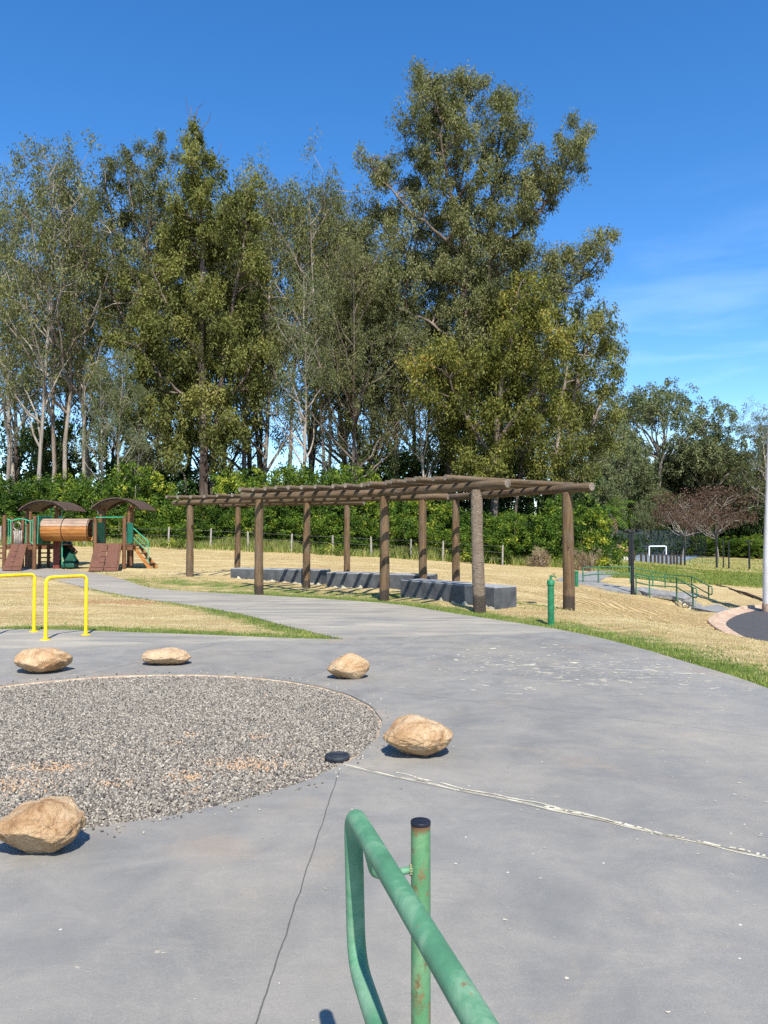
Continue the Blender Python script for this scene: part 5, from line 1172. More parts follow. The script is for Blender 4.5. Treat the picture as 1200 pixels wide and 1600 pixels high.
# hero trees: limbs and leaf masses laid out in metres round each trunk (x across, z up), with their own depth
def hero(name, label, u, vb, Y, limbs, blobs, leafmat, barkmat, seed, dens=1.0, L=.24, Wd=.075, trunk_r=.45, depth=1.0, tone0=.42, dead=()):
    S = Y / F; rs = np.random.RandomState(seed); t = Tree(seed); x0, y0, _ = P(u, vb, Y); z0 = tz(x0, y0)
    def wp(a, b_, d): p = P(a, b_, Y + d); return np.array(p)
    nodes = []
    for lb in limbs:
        pts = [wp(a, b_, d) for a, b_, d in lb['p']]; n = len(pts)
        if lb.get('root'): pts[0] = np.array([pts[0][0], pts[0][1], tz(pts[0][0], pts[0][1]) - .3])
        z = np.linspace(0, n - 1, (n - 1) * 5 + 1); ip = np.stack([np.interp(z, range(n), [p[k] for p in pts]) for k in range(3)], 1)
        ker = np.array([.25, .5, .25])
        for _ in range(3): ip[1:-1] = ip[:-2] * .25 + ip[1:-1] * .5 + ip[2:] * .25
        ip[1:-1] += rs.randn(len(ip) - 2, 3) * .06
        t.tube(ip, lb['r'][0], lb['r'][1], 8 if lb['r'][0] > .15 else 5); rr = np.linspace(lb['r'][0], lb['r'][1], len(ip))
        for p, q in zip(ip, rr): nodes.append((*p, q))
    nodes = np.array(nodes)
    jr = random.Random(seed); blobs = list(blobs)
    for bl in list(blobs):
        for _ in range(2 if (bl[2] > 13 and seed == 41) else 1 if bl[2] > 13 else 0): blobs.append((bl[0] + jr.gauss(0, bl[2] * .85), bl[1] + jr.gauss(0, bl[2] * .8), bl[2] * jr.uniform(.45, .75)))
    for bl in blobs:
        a, b_, rp = bl[:3]; d = bl[3] if len(bl) > 3 else rs.uniform(-2.6, 2.6) * depth; c0 = wp(a, b_, d); r = rp * S
        dv = nodes[:, :3] - c0; cost = np.linalg.norm(dv, axis=1) + np.maximum(dv[:, 2] + .6, 0) * 1.2; j = int(np.argmin(cost)); p0 = nodes[j, :3]
        bp = branch_pts(p0, c0 + np.array([0, 0, r * .2]), rs, .07, 6); t.tube(bp, min(.09, nodes[j, 3] * .6 + .02), .018, 5)
        tone = rs.normal(tone0, .10); nc = max(6, int(17 * dens * r * r + 5)); subs = max(3, int(r * 3))
        sp = []
        for _ in range(subs):
            g = rs.randn(3); g /= np.linalg.norm(g); e = c0 + g * r * rs.uniform(.4, .95) * np.array([1, 1, .9]); q0 = bp[rs.randint(3, 7)]; t.tube(branch_pts(q0, e, rs, .08, 3), .022, .007, 4); sp.append((q0, e))
        for _ in range(nc):
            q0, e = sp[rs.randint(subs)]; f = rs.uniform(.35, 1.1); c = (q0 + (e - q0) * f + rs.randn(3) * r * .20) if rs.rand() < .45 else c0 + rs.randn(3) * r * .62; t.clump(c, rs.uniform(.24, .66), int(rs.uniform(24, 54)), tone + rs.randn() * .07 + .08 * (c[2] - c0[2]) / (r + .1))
    for dd in dead:
        pts = [wp(*q) for q in dd]; t.tube(np.array(pts), .05, .012, 4)
    root = thing(name, (x0, y0, z0), label, 'tree'); tree_objs(t, root, leafmat, barkmat, L, Wd, .8); return root

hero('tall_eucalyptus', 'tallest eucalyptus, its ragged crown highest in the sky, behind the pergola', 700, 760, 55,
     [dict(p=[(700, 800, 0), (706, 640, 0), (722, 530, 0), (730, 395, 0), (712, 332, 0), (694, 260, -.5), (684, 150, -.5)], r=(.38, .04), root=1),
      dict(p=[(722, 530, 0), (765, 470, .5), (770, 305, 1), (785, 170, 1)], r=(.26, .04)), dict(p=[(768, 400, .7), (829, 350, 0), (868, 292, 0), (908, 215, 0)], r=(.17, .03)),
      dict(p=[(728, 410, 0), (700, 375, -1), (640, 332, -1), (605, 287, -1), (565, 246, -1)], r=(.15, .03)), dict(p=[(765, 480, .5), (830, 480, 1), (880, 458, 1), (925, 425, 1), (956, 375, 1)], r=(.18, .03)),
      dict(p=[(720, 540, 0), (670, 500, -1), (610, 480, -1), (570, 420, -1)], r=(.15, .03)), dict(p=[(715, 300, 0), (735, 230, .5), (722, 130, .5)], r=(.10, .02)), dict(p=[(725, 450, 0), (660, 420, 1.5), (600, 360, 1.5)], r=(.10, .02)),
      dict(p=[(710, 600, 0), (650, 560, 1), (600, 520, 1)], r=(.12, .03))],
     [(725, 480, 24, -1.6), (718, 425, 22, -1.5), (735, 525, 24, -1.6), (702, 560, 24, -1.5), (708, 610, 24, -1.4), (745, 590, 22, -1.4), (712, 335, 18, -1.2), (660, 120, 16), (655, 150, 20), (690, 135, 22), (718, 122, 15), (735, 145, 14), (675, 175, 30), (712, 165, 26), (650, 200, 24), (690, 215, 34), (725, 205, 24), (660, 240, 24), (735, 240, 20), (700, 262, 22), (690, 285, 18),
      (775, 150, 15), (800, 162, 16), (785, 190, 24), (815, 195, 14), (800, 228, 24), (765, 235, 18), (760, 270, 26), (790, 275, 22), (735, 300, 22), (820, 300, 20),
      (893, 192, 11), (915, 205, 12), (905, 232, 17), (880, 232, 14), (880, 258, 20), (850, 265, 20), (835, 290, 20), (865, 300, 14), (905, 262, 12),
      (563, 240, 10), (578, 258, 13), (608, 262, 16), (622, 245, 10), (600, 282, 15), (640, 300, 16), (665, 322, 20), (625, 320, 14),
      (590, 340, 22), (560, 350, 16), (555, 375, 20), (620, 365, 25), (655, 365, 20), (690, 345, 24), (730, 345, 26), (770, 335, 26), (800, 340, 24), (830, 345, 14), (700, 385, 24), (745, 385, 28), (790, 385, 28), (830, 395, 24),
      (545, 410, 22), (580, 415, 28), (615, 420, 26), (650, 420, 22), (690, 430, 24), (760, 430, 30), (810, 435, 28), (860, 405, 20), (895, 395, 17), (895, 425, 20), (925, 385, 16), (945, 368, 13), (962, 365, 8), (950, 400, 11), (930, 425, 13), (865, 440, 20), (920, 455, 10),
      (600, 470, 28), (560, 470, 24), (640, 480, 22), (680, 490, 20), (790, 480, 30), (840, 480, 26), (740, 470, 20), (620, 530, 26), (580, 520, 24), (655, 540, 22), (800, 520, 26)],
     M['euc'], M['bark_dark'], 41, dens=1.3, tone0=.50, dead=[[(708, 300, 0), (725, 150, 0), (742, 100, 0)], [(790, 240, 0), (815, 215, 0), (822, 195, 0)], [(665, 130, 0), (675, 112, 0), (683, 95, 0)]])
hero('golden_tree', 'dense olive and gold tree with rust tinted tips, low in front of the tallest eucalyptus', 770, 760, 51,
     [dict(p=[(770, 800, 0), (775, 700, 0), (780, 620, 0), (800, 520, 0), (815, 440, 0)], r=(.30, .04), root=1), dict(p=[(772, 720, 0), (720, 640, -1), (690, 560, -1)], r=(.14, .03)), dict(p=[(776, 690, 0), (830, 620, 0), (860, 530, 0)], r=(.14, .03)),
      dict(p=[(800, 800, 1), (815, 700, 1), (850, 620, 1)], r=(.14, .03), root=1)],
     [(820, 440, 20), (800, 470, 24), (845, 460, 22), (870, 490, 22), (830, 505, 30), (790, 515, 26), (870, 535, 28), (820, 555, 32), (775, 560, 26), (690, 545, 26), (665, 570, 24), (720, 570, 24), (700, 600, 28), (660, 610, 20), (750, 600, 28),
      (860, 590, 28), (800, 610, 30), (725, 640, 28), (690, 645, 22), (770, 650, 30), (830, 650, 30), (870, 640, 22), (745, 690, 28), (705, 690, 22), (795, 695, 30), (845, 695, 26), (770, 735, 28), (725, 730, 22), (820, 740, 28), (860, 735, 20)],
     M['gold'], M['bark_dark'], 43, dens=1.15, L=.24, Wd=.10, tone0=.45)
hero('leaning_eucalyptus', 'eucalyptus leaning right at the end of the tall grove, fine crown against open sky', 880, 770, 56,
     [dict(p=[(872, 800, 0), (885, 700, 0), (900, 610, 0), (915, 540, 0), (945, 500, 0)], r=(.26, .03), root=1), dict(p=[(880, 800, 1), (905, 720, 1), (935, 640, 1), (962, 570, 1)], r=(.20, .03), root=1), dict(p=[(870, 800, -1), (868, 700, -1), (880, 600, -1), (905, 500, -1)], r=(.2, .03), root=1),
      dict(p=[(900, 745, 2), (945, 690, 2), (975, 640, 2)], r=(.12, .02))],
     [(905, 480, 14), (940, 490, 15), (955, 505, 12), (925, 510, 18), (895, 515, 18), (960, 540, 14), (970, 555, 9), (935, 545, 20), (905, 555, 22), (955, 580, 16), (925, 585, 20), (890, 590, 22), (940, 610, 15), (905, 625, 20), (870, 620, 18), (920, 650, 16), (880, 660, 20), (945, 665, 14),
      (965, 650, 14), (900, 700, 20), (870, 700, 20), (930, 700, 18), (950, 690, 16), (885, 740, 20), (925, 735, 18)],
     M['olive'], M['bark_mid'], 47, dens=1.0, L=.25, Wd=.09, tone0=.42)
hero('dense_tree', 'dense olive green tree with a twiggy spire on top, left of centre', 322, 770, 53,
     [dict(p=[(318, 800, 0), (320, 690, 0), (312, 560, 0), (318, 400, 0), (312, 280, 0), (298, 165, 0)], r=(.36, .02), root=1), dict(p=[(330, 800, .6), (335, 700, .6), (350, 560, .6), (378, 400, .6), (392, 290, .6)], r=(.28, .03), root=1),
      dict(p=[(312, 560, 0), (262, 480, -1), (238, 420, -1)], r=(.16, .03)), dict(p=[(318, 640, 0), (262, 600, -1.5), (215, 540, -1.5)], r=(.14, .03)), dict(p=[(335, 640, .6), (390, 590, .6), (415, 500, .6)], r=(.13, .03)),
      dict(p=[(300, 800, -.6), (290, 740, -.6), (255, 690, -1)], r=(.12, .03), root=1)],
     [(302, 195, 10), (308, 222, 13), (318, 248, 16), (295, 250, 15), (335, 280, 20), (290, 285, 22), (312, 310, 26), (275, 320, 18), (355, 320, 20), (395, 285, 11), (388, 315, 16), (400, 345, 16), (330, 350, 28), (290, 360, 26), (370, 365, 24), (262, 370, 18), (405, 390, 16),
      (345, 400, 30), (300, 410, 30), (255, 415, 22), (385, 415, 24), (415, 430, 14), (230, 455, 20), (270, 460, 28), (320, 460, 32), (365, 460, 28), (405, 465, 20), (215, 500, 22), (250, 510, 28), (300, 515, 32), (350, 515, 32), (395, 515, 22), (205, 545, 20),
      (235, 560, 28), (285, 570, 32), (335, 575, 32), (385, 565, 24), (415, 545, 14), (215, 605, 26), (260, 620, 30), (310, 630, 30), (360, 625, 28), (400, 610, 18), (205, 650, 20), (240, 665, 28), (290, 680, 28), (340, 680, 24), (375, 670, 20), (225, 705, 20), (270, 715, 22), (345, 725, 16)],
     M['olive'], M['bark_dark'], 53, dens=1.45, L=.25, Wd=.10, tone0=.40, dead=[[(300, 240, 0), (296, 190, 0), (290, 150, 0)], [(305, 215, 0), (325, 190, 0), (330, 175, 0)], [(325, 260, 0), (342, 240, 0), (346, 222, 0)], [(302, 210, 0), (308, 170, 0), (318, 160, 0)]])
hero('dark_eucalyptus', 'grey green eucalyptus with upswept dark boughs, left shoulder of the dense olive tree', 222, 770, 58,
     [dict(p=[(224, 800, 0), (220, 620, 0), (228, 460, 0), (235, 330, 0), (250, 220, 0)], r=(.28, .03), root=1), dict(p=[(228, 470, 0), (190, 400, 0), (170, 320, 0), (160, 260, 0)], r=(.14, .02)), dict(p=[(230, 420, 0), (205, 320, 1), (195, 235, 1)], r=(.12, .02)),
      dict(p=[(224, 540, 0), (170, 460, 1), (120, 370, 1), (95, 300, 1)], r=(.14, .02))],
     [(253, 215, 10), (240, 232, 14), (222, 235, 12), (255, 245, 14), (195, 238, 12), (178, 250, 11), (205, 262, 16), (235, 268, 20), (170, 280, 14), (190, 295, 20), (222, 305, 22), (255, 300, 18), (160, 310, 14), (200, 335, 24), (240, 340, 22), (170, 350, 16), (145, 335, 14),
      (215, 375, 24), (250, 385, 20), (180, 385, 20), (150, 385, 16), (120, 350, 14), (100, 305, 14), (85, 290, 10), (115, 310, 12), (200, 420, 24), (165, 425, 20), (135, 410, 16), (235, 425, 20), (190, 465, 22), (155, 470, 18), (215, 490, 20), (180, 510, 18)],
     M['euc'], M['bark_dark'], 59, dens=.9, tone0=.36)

# other trees of the grove: (photo column of the trunk foot, distance, photo row of the top, kind, width factor, turn, tilt, words)
grove = [
    (-28, 56, 300, 'e0', 1.0, 0.4, 'pale trunked eucalyptus at the left edge, crown half out of frame'),
    (12, 54, 330, 'e5', .75, 1.9, 'thin white trunked eucalyptus nearest the left edge of the photo'),
    (40, 62, 330, 'e1', .95, 2.2, 'twin stemmed eucalyptus behind the left tower of the play structure, second from the left edge'),
    (60, 52, 300, 'e0', .72, 3.0, 'slender grey trunk rising just left of the left arched roof'),
    (85, 66, 390, 'e2', 1.0, .5, 'dark shaded eucalyptus behind the left arched roof'),
    (108, 55, 285, 'e1', .95, 4.1, 'forked eucalyptus with upswept limbs above the log tunnel'),
    (128, 54, 350, 'e3', .7, 5.0, 'pale trunk leaning left above the log tunnel, yellowish leaves'),
    (137, 62, 310, 'e0', .95, 1.1, 'straight whitish trunk just right of the leaning one above the tunnel'),
    (160, 50, 560, 'e5', .62, .2, 'short thin sapling with white stem, left of the right arched roof'),
    (184, 50, 545, 'e5', .70, 2.4, 'white stemmed sapling directly above the right arched roof'),
    (214, 51, 600, 'e5', .6, 3.3, 'small white stemmed sapling right of the right arched roof'),
    (265, 64, 300, 'e2', 1.0, 2.8, 'eucalyptus hidden behind the left side of the dense olive tree'),
    (352, 62, 330, 'e4', .9, 3.9, 'dark stemmed eucalyptus showing right of the two thick trunks'),
    (382, 60, 300, 'e0', .85, 5.4, 'eucalyptus between the thick trunks and the first gap of sky'),
    (408, 58, 270, 'e2', .80, .9, 'narrow eucalyptus whose dark trunk stands in the first gap of sky'),
    (424, 66, 315, 'e1', .85, 2.0, 'far eucalyptus seen through the gap of sky left of centre'),
    (448, 60, 318, 'e3', .75, 3.5, 'wispy yellowish eucalyptus just left of centre'),
    (475, 51, 420, 'e5', .85, 4.4, 'slim pale trunk standing in the bushes above the middle bench'),
    (487, 63, 325, 'e0', .85, 5.9, 'thin crowned eucalyptus filling the sky gap left of centre'),
    (517, 56, 285, 'e1', .75, 1.4, 'brown trunked eucalyptus with narrow pointed crown near the centre'),
    (545, 62, 330, 'e2', 1.0, 2.7, 'eucalyptus at the centre behind the black trunk'),
    (558, 54, 400, 'e4', .85, .1, 'eucalyptus with straight black trunk at the centre of the grove'),
    (583, 60, 380, 'e4', .9, 4.9, 'dark twin stems right of the black trunk'),
    (612, 64, 350, 'e0', 1.0, 3.2, 'eucalyptus behind the left limbs of the tallest one'),
    (640, 58, 440, 'e1', .9, 2.1, 'grey green eucalyptus below the left limbs of the tallest one'),
    (666, 53, 520, 'e0', .8, .6, 'white trunk beside the base of the tallest eucalyptus, left of it'),
    (735, 62, 400, 'e4', 1.0, 1.7, 'dark eucalyptus directly behind the tallest one'),
    (800, 63, 420, 'e2', 1.05, 2.9, 'dark eucalyptus behind the golden olive tree'),
    (845, 60, 480, 'e4', 1.0, 4.3, 'eucalyptus behind the right flank of the golden olive tree'),
    (335, 66, 420, 'e4', 1.1, 4.6, 'shaded eucalyptus straight behind the two thick trunks'),
    (596, 72, 420, 'e2', 1.1, 2.4, 'shaded eucalyptus far behind the dark twin stems'), (650, 70, 430, 'e4', 1.2, .8, 'shaded eucalyptus far behind the foot of the tallest one'), (700, 68, 380, 'e2', 1.1, 3.9, 'shaded eucalyptus left behind the tallest one'), (770, 68, 400, 'e4', 1.1, 5.3, 'shaded eucalyptus between the tallest and the golden one'),
    (825, 70, 460, 'e2', 1.2, 1.5, 'shaded eucalyptus far behind the golden olive tree'), (868, 68, 520, 'e4', 1.1, 2.2, 'shaded eucalyptus far behind the foot of the leaning one'), (20, 72, 420, 'e2', 1.0, .4, 'shaded eucalyptus deep behind the thin white trunk at left'), (185, 70, 400, 'e4', .95, 5.0, 'shaded eucalyptus deep behind the white stemmed saplings'),
    (250, 69, 340, 'e1', .95, 1.2, 'fine leaved eucalyptus deep behind the left flank of the dense olive tree'), (290, 67, 320, 'e3', .95, 3.3, 'fine leaved eucalyptus straight behind the spire of the dense olive tree'), (395, 70, 330, 'e2', 1.0, 2.6, 'eucalyptus deep behind the right flank of the dense olive tree'), (465, 70, 350, 'e1', 1.0, 5.2, 'eucalyptus deep behind the wispy one left of centre'), (530, 71, 340, 'e2', .95, .7, 'eucalyptus deep behind the centre of the grove'),
    (905, 66, 610, 'e3', 1.0, 5.1, 'low spreading eucalyptus at the foot of the leaning one'),
]
for k, (u, Y, vt, key, wf, rot, lab) in enumerate(grove):
    x, y, _ = P(u, 800, Y); H = P(u, vt, Y)[2] - tz(x, y); s = H / 21.8
    plant(key, x, y, max(.5, s) * wf if H > 14 else s * 1.3 * wf, s, rot, lab, 'tree', 'eucalyptus trees of the grove', 'eucalyptus_tree')
# understorey in the shade of the grove
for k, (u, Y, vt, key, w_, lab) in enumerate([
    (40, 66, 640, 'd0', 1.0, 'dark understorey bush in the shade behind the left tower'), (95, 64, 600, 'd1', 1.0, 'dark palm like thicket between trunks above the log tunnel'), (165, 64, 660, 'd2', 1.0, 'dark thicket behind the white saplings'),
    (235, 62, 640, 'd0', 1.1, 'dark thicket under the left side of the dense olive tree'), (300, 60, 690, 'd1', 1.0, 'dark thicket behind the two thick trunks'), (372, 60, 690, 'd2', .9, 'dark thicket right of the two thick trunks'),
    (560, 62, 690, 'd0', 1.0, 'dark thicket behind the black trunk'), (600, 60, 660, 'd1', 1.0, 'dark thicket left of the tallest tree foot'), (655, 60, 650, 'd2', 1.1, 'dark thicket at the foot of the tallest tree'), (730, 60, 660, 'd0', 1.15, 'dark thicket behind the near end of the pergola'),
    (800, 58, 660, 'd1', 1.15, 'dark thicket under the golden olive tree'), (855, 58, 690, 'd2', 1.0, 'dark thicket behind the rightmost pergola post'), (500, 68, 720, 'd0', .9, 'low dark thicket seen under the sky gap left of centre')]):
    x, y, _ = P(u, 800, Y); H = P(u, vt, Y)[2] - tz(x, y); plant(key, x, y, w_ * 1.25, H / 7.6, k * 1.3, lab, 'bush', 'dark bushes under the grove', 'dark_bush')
# bright bushes behind the fence
bush = [(-30, 50, 742, 's0'), (18, 49.5, 752, 's1'), (62, 50.5, 748, 's3'), (105, 49.5, 742, 's4'), (150, 50.5, 735, 's1'), (192, 49, 728, 's0'), (232, 50, 745, 's3'), (270, 49, 775, 's2'), (300, 49.5, 790, 's4'), (345, 49, 775, 's1'), (385, 50.5, 738, 's0'),
        (425, 49.5, 722, 's4'), (462, 50.5, 725, 's3'), (498, 49, 735, 's1'), (535, 50, 732, 's0'), (575, 49, 738, 's4'), (612, 49.5, 748, 's3'), (655, 49, 770, 's1'), (695, 48.5, 785, 's0'), (735, 48, 795, 's3'), (775, 47.5, 798, 's4'), (815, 47, 806, 's2'), (852, 47.5, 800, 's1'), (880, 49, 790, 's0'), (893, 50.5, 775, 's2'),
        (45, 47.6, 800, 's2'), (120, 47.8, 795, 's2'), (205, 47.5, 800, 's2'), (255, 47.3, 815, 's2'), (320, 47.2, 812, 's2'), (410, 47.2, 800, 's2'), (480, 47.2, 800, 's2'), (550, 47.2, 812, 's2'), (625, 47, 815, 's2'), (680, 46.6, 822, 's2'), (745, 46.4, 825, 's2'), (795, 46, 832, 's2')]
blab = ['cut by the left edge', 'behind the left platform of the play structure', 'behind the left arched roof', 'behind the log tunnel', 'behind the left half of the right arched roof', 'peaking just right of the right arched roof', 'above the green stair rails', 'in shade left of the pergola end',
        'behind the leftmost pergola post', 'right of the leftmost pergola post', 'above the far end of the pergola beam', 'with yellow tips above the third front post', 'standing tallest above the middle of the pergola', 'between the fourth and fifth pergola posts', 'behind the back post left of the pergola kink', 'behind the post at the pergola kink',
        'just right of the post at the pergola kink', 'between the two close back posts', 'left of the nearest pergola post', 'right of the nearest pergola post', 'in the middle of the nearest pergola bay', 'light green with dry stalks beside it', 'left of the rightmost pergola post', 'directly behind the rightmost pergola post', 'right of the rightmost pergola post',
        'low behind the fence near the left tower', 'low behind the log tunnel', 'low behind the right tower', 'low behind the fence beside the stair rails', 'low beside the leftmost pergola post', 'low behind the far bench', 'low behind the gap between far and middle benches', 'low behind the middle bench', 'low right of the pergola kink', 'low behind the near bench', 'low right of the nearest pergola post', 'low near the end of the wire fence']
for k, ((u, Y, vt, key), lb) in enumerate(zip(bush, blab)):
    x, y, _ = P(u, 800, Y); H = max(1.2, P(u, vt, Y)[2] - tz(x, y)); h0 = {'s0': 4.5, 's1': 4.9, 's2': 3.5, 's3': 4.1, 's4': 5.1}[key]
    plant(key, x, y, 1.0 if Y > 48 else .95, H / h0, k * 2.1, 'bright green leafy bush ' + lb, 'bush', 'bright bushes behind the wire fence', 'leafy_bush')
x, y, _ = P(912, 880, 43.5); plant('tan', x, y, .42, .62, 0.3, 'bare greyish brown dry bush right of the rightmost pergola post', 'bush', None, 'dry_bush')
x, y, _ = P(848, 880, 44.2); plant('tan', x, y, .5, .55, 1.8, 'straw coloured dry stalks at the end of the bright bushes', 'bush', None, 'dry_bush')

# far right wood
far = [(1028, 145, 596, 'far0', 1.02, .3, 'far tree with broad rounded crown on tall pale trunk, highest at right', 'tree'), (978, 140, 655, 'far1', .7, 1.2, 'thin crowned far tree left of the broad rounded one', 'tree'), (965, 135, 680, 'far1', .95, 2.1, 'grey green far tree between the grove and the rounded tree', 'tree'),
       (1108, 145, 655, 'far1', 1.0, 3.3, 'far tree with twin tufted tops right of the rounded tree', 'tree'), (1072, 150, 690, 'far1', 1.1, 4.4, 'dense far tree between the rounded one and the tufted one', 'tree'), (1165, 140, 668, 'e1', 1.3, 5.2, 'open crowned far eucalyptus with forked white trunk', 'tree'),
       (1205, 130, 648, 'e0', 1.2, .8, 'far eucalyptus at the right edge above the concrete pole', 'tree'), (1240, 140, 680, 'far0', .9, 1.4, 'far tree beyond the right edge, behind the concrete pole', 'tree'), (1140, 160, 700, 'far0', .8, 2.5, 'far tree behind the forked white trunk', 'tree'),
       (1010, 128, 778, 'far2', .60, 3.6, 'rounded olive tree left of the reddish canopies, above the goal', 'tree'), (1000, 150, 720, 'far1', .9, 4.7, 'far tree behind the rounded olive one', 'tree'), (1050, 165, 730, 'far2', 1.2, 5.8, 'dark far tree behind the reddish canopies', 'tree'),
       (1130, 150, 760, 'far2', 1.1, .9, 'dark far tree right behind the reddish canopies', 'tree'), (1185, 145, 760, 'far2', 1.0, 2.0, 'dark low tree left of the concrete pole', 'tree'), (935, 110, 740, 'far2', .75, 3.1, 'shaded tree right of the end of the pergola beam', 'tree'),
       (1068, 122, 782, 'red', 1.0, .5, 'left reddish brown flat canopied tree behind the court', 'tree'), (1122, 120, 788, 'red', 1.0, 2.2, 'right reddish brown flat canopied tree behind the court', 'tree'), (1085, 135, 752, 'red', 1.15, 4.0, 'upper dull reddish canopy rising behind the other two', 'tree'),
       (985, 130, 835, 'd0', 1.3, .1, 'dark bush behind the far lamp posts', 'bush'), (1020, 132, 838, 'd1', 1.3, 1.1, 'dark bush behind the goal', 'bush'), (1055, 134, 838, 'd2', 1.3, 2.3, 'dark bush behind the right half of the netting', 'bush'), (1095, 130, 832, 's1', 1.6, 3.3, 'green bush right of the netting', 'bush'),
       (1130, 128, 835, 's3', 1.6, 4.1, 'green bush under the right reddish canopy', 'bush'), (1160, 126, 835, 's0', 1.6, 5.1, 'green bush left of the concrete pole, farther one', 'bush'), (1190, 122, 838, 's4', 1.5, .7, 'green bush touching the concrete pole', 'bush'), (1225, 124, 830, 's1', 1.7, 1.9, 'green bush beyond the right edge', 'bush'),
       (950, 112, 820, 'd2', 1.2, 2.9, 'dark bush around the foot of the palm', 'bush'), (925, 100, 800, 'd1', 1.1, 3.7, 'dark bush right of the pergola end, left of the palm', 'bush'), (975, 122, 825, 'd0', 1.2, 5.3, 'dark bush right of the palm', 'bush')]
hh_ = {'far0': 25.5, 'far1': 20, 'far2': 14.3, 'red': 11, 'e0': 21.8, 'e1': 21.8, 'e3': 21.8, 'd0': 7.6, 'd1': 7.6, 'd2': 7.6, 's0': 5, 's1': 5.4, 's3': 4.6, 's4': 5.7}
for k, (u, Y, vt, key, wf, rot, lab, cat) in enumerate(far):
    x, y, _ = P(u, 860, Y); H = P(u, vt, Y)[2] - tz(x, y); s = H / hh_[key]
    plant(key, x, y, (s if cat == 'tree' else 1.0) * wf, s, rot, lab, cat, 'trees and bushes of the far wood', 'far_tree' if cat == 'tree' else 'far_bush')
wood = [(u, Y) for u, Y in ((905, 118), (935, 132), (958, 150), (985, 165), (1005, 142), (1028, 158), (1045, 150), (1062, 168), (1085, 158), (1100, 165), (1118, 150), (1135, 172), (1150, 158), (1172, 165), (1188, 152), (1205, 160), (1222, 150), (1250, 158), (1275, 150))]
for k, (u, Y) in enumerate(wood):
    x, y, _ = P(u, 860, Y); key = ('far2', 'far1', 'far2', 'e2')[k % 4]; H = P(u, (745, 705, 735, 690)[k % 4] + (k * 37 % 23), Y)[2] - tz(x, y); s = H / {'far1': 20, 'far2': 14.3, 'e2': 21.8}[key]
    plant(key, x, y, s * 1.15, s, k * 1.7, 'dark tree in the packed back rows of the far wood', 'tree', 'back rows of the far wood', 'far_tree')
for k in range(22):
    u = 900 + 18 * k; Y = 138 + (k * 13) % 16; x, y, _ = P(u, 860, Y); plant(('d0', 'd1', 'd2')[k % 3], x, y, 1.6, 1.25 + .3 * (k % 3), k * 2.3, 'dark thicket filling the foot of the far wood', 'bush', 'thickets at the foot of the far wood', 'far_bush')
# palm
def palm():
    t = Tree(77); rs = t.rs; t.tube(branch_pts((0, 0, -.2), (.1, 0, 6.2), rs, .01, 8), .33, .24, 8); return t
x, y, _ = P(953, 860, 102); z0 = tz(x, y); H = P(953, 803, 102)[2] - z0
root = thing('palm_tree', (x, y, z0), 'palm with pale trunk and drooping brown dead fronds, right of the pergola', 'tree')
t = Tree(77); t.tube(branch_pts((x, y, z0 - .3), (x + .1, y, z0 + H), t.rs, .01, 8), .36, .26, 8); npmesh('trunk', np.concatenate(t.tv), np.concatenate(t.tf), M['bark_pale'], root, smooth=True)
def fronds(n, el0, el1, Lr, mat, nm, seed):
    rs = np.random.RandomState(seed); V = []; 
    for k in range(n):
        az = 2 * math.pi * k / n * 1.618 + rs.rand(); el = rs.uniform(el0, el1); p = np.array([x + .1, y, z0 + H]); d = np.array([math.cos(az) * math.cos(el), math.sin(az) * math.cos(el), math.sin(el)]); st_ = Lr / 14
        for j in range(14):
            q = p + d * st_; sd2 = np.cross(d, [0, 0, 1]); sd2 /= np.linalg.norm(sd2) + 1e-6; w = .75 * math.sin(math.pi * (j + 1) / 15.5) + .1
            for s in (-1, 1): V += [p, p + d * st_ * .5, p + d * st_ * .9 + sd2 * s * w + np.array([0, 0, -w * .45]), p + d * st_ * .5 + sd2 * s * w * .85 + np.array([0, 0, -w * .4])]
            p = q; d = d + np.array([0, 0, -.13]); d /= np.linalg.norm(d)
    V = np.array(V); N = len(V) // 4; npmesh(nm, V, np.arange(N * 4).reshape(N, 4), mat, root, tone=rs.uniform(.3, .8, N))
fronds(26, .0, 1.2, 4.2, M['shrub'], 'crown', 1); fronds(16, -1.2, -.5, 2.8, M['tan'], 'dead_fronds', 2)

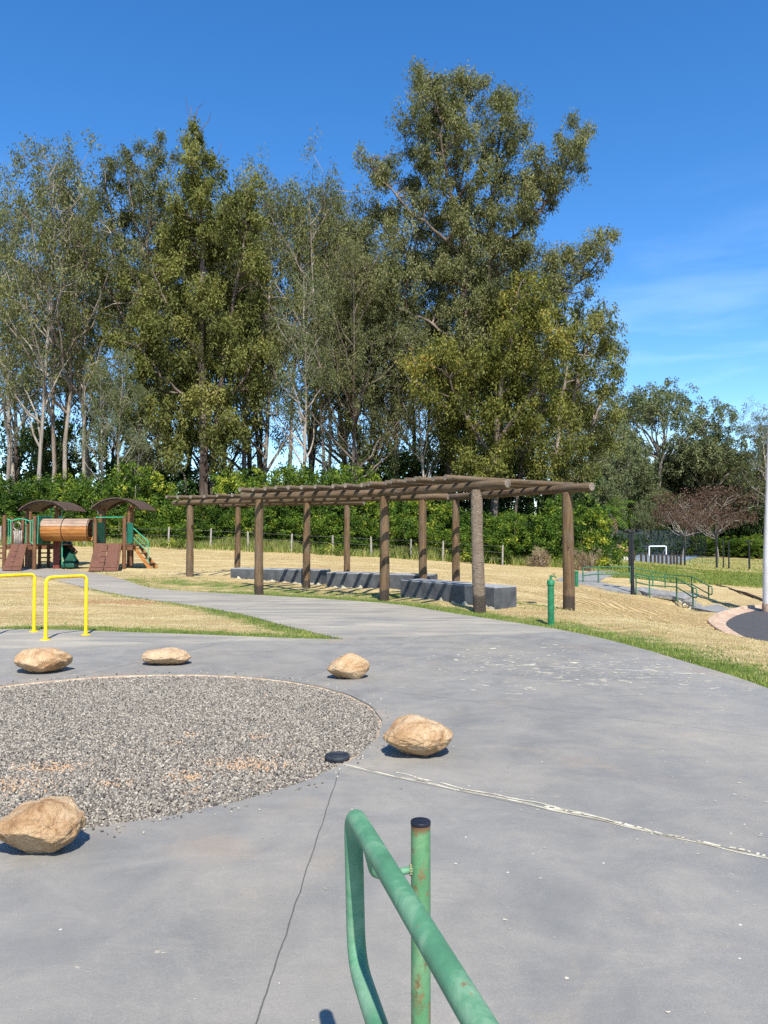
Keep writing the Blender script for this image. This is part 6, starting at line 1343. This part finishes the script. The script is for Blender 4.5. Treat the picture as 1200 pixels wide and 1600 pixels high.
# ---------------------------------------------------------------- grass
def scatter_grass(name, N, region, hgt, wid, label, seed, dens_fn=None, greenbias=0.0, cat='grass'):
    rs = np.random.RandomState(seed); x0, x1, y0, y1 = region; x = rs.uniform(x0, x1, N); y = rs.uniform(y0, y1, N)
    ok = ~inpoly(x, y, outer) & ~inpoly(x, y, rp) & (np.abs(x / np.maximum(y, 1)) < .56)
    if dens_fn is not None: ok &= rs.rand(N) < dens_fn(x, y)
    x, y = x[ok], y[ok]; N = len(x); ed = np.min([distline(x, y, e) for e in grass_edges], axis=0)
    z = TZ(x, y) + (vnoise(x, y, 1.3, 1) - 0.5) * 0.07 * np.clip(ed, 0, 1) + (vnoise(x, y, 3.5, 2) - 0.5) * 0.03 * np.clip(ed * 1.5, 0, 1)
    g = green_at(x, y) + (vnoise(x, y, 3.0, 7) - .5) * .6 + (vnoise(x, y, 9.0, 8) - .5) * .5 + greenbias; isg = g + rs.randn(N) * .12 > .5
    h = hgt * rs.uniform(.4, 1.25, N) * np.where(isg, 1.15, .8); az = rs.rand(N) * 2 * np.pi; ln = rs.uniform(.1, .9, N) * np.where(isg, .6, 1.5); w = wid * rs.uniform(.6, 1.4, N)
    b2 = rs.rand(N) * 2 * np.pi; p = np.stack([x, y, z - .008], 1); sd2 = np.stack([np.cos(b2), np.sin(b2), 0 * b2], 1) * w[:, None]
    tip = p + np.stack([np.cos(az) * ln * h, np.sin(az) * ln * h, h], 1)
    V = np.stack([p - sd2, p + sd2, tip], 1).reshape(-1, 3); sn = vnoise(x * .8 + y * .2, y * 2.6 - x * .5, 1.0, 12) * .6 + vnoise(x, y, 5.0, 13) * .4; tone = np.where(isg, np.clip(rs.uniform(.1, .46, N) + (sn - .5) * .4, .03, .5), np.clip(.74 + (sn - .5) * -.55 + rs.randn(N) * .12, .53, 1.0))
    o = npmesh(name, V, np.arange(N * 3).reshape(N, 3), M['grass'], tone=tone); tag(o, label, cat, kind='stuff')
scatter_grass('lawn_grass', 420000, (-9.5, 12, 7, 24), .036, .0065, 'short mown lawn grass, straw coloured with green strips along the pavement', 21, lambda x, y: np.clip(1.2 - (y - 8) / 10, .12, 1) * np.clip(.15 + 1.5 * vnoise(x * .7, y * 2.0, 1.0, 14), .15, 1) * (1 - .6 * np.exp(-((x - 8.2) / 3.6) ** 2 - ((y - 22) / 6) ** 2)))
scatter_grass('edge_grass', 130000, (-8, 6, 7.5, 22), .055, .006, 'longer green grass tufts fringing the pavement edges', 22, lambda x, y: np.exp(-(np.min([distline(x, y, e) for e in grass_edges], axis=0) / .30) ** 2), .5)
scatter_grass('field_grass', 45000, (-16, 14, 22, 46), .045, .012, 'dry cut grass over the field behind the pergola', 23)
# tall weeds along the fence and in the right-hand field
def weeds(name, pts_fn, N, h, w, label, seed, tlo, thi):
    rs = np.random.RandomState(seed); x, y = pts_fn(rs, N); z = TZ(x, y); N = len(x); hh = h * rs.uniform(.4, 1.2, N) * (.5 + vnoise(x, y, .9, seed)); az = rs.rand(N) * 6.28; b2 = rs.rand(N) * 6.28; ln = rs.uniform(.1, .6, N)
    p = np.stack([x, y, z - .03], 1); sd2 = np.stack([np.cos(b2), np.sin(b2), 0 * b2], 1) * (w * rs.uniform(.5, 1.4, N))[:, None]; tip = p + np.stack([np.cos(az) * ln * hh, np.sin(az) * ln * hh, hh], 1)
    o = npmesh(name, np.stack([p - sd2, p + sd2, tip], 1).reshape(-1, 3), np.arange(N * 3).reshape(N, 3), M['grass'], tone=rs.uniform(tlo, thi, N)); tag(o, label, 'grass', kind='stuff')
weeds('fence_weeds', lambda rs, N: (rs.uniform(-30, 11.5, N), 45.6 + rs.randn(N) * .55 + rs.rand(N) * .6), 60000, .55, .02, 'tall green and straw weeds along the foot of the wire fence', 31, .03, .62)
weeds('meadow_grass', lambda rs, N: (rs.uniform(12, 36, N), rs.uniform(40, 62, N)), 90000, .17, .03, 'longer green meadow grass in the far right field', 32, .05, .5)
weeds('far_meadow_grass', lambda rs, N: (rs.uniform(14, 60, N), rs.uniform(60, 118, N)), 60000, .16, .05, 'yellow green grass of the far field around the court', 33, .2, .62)
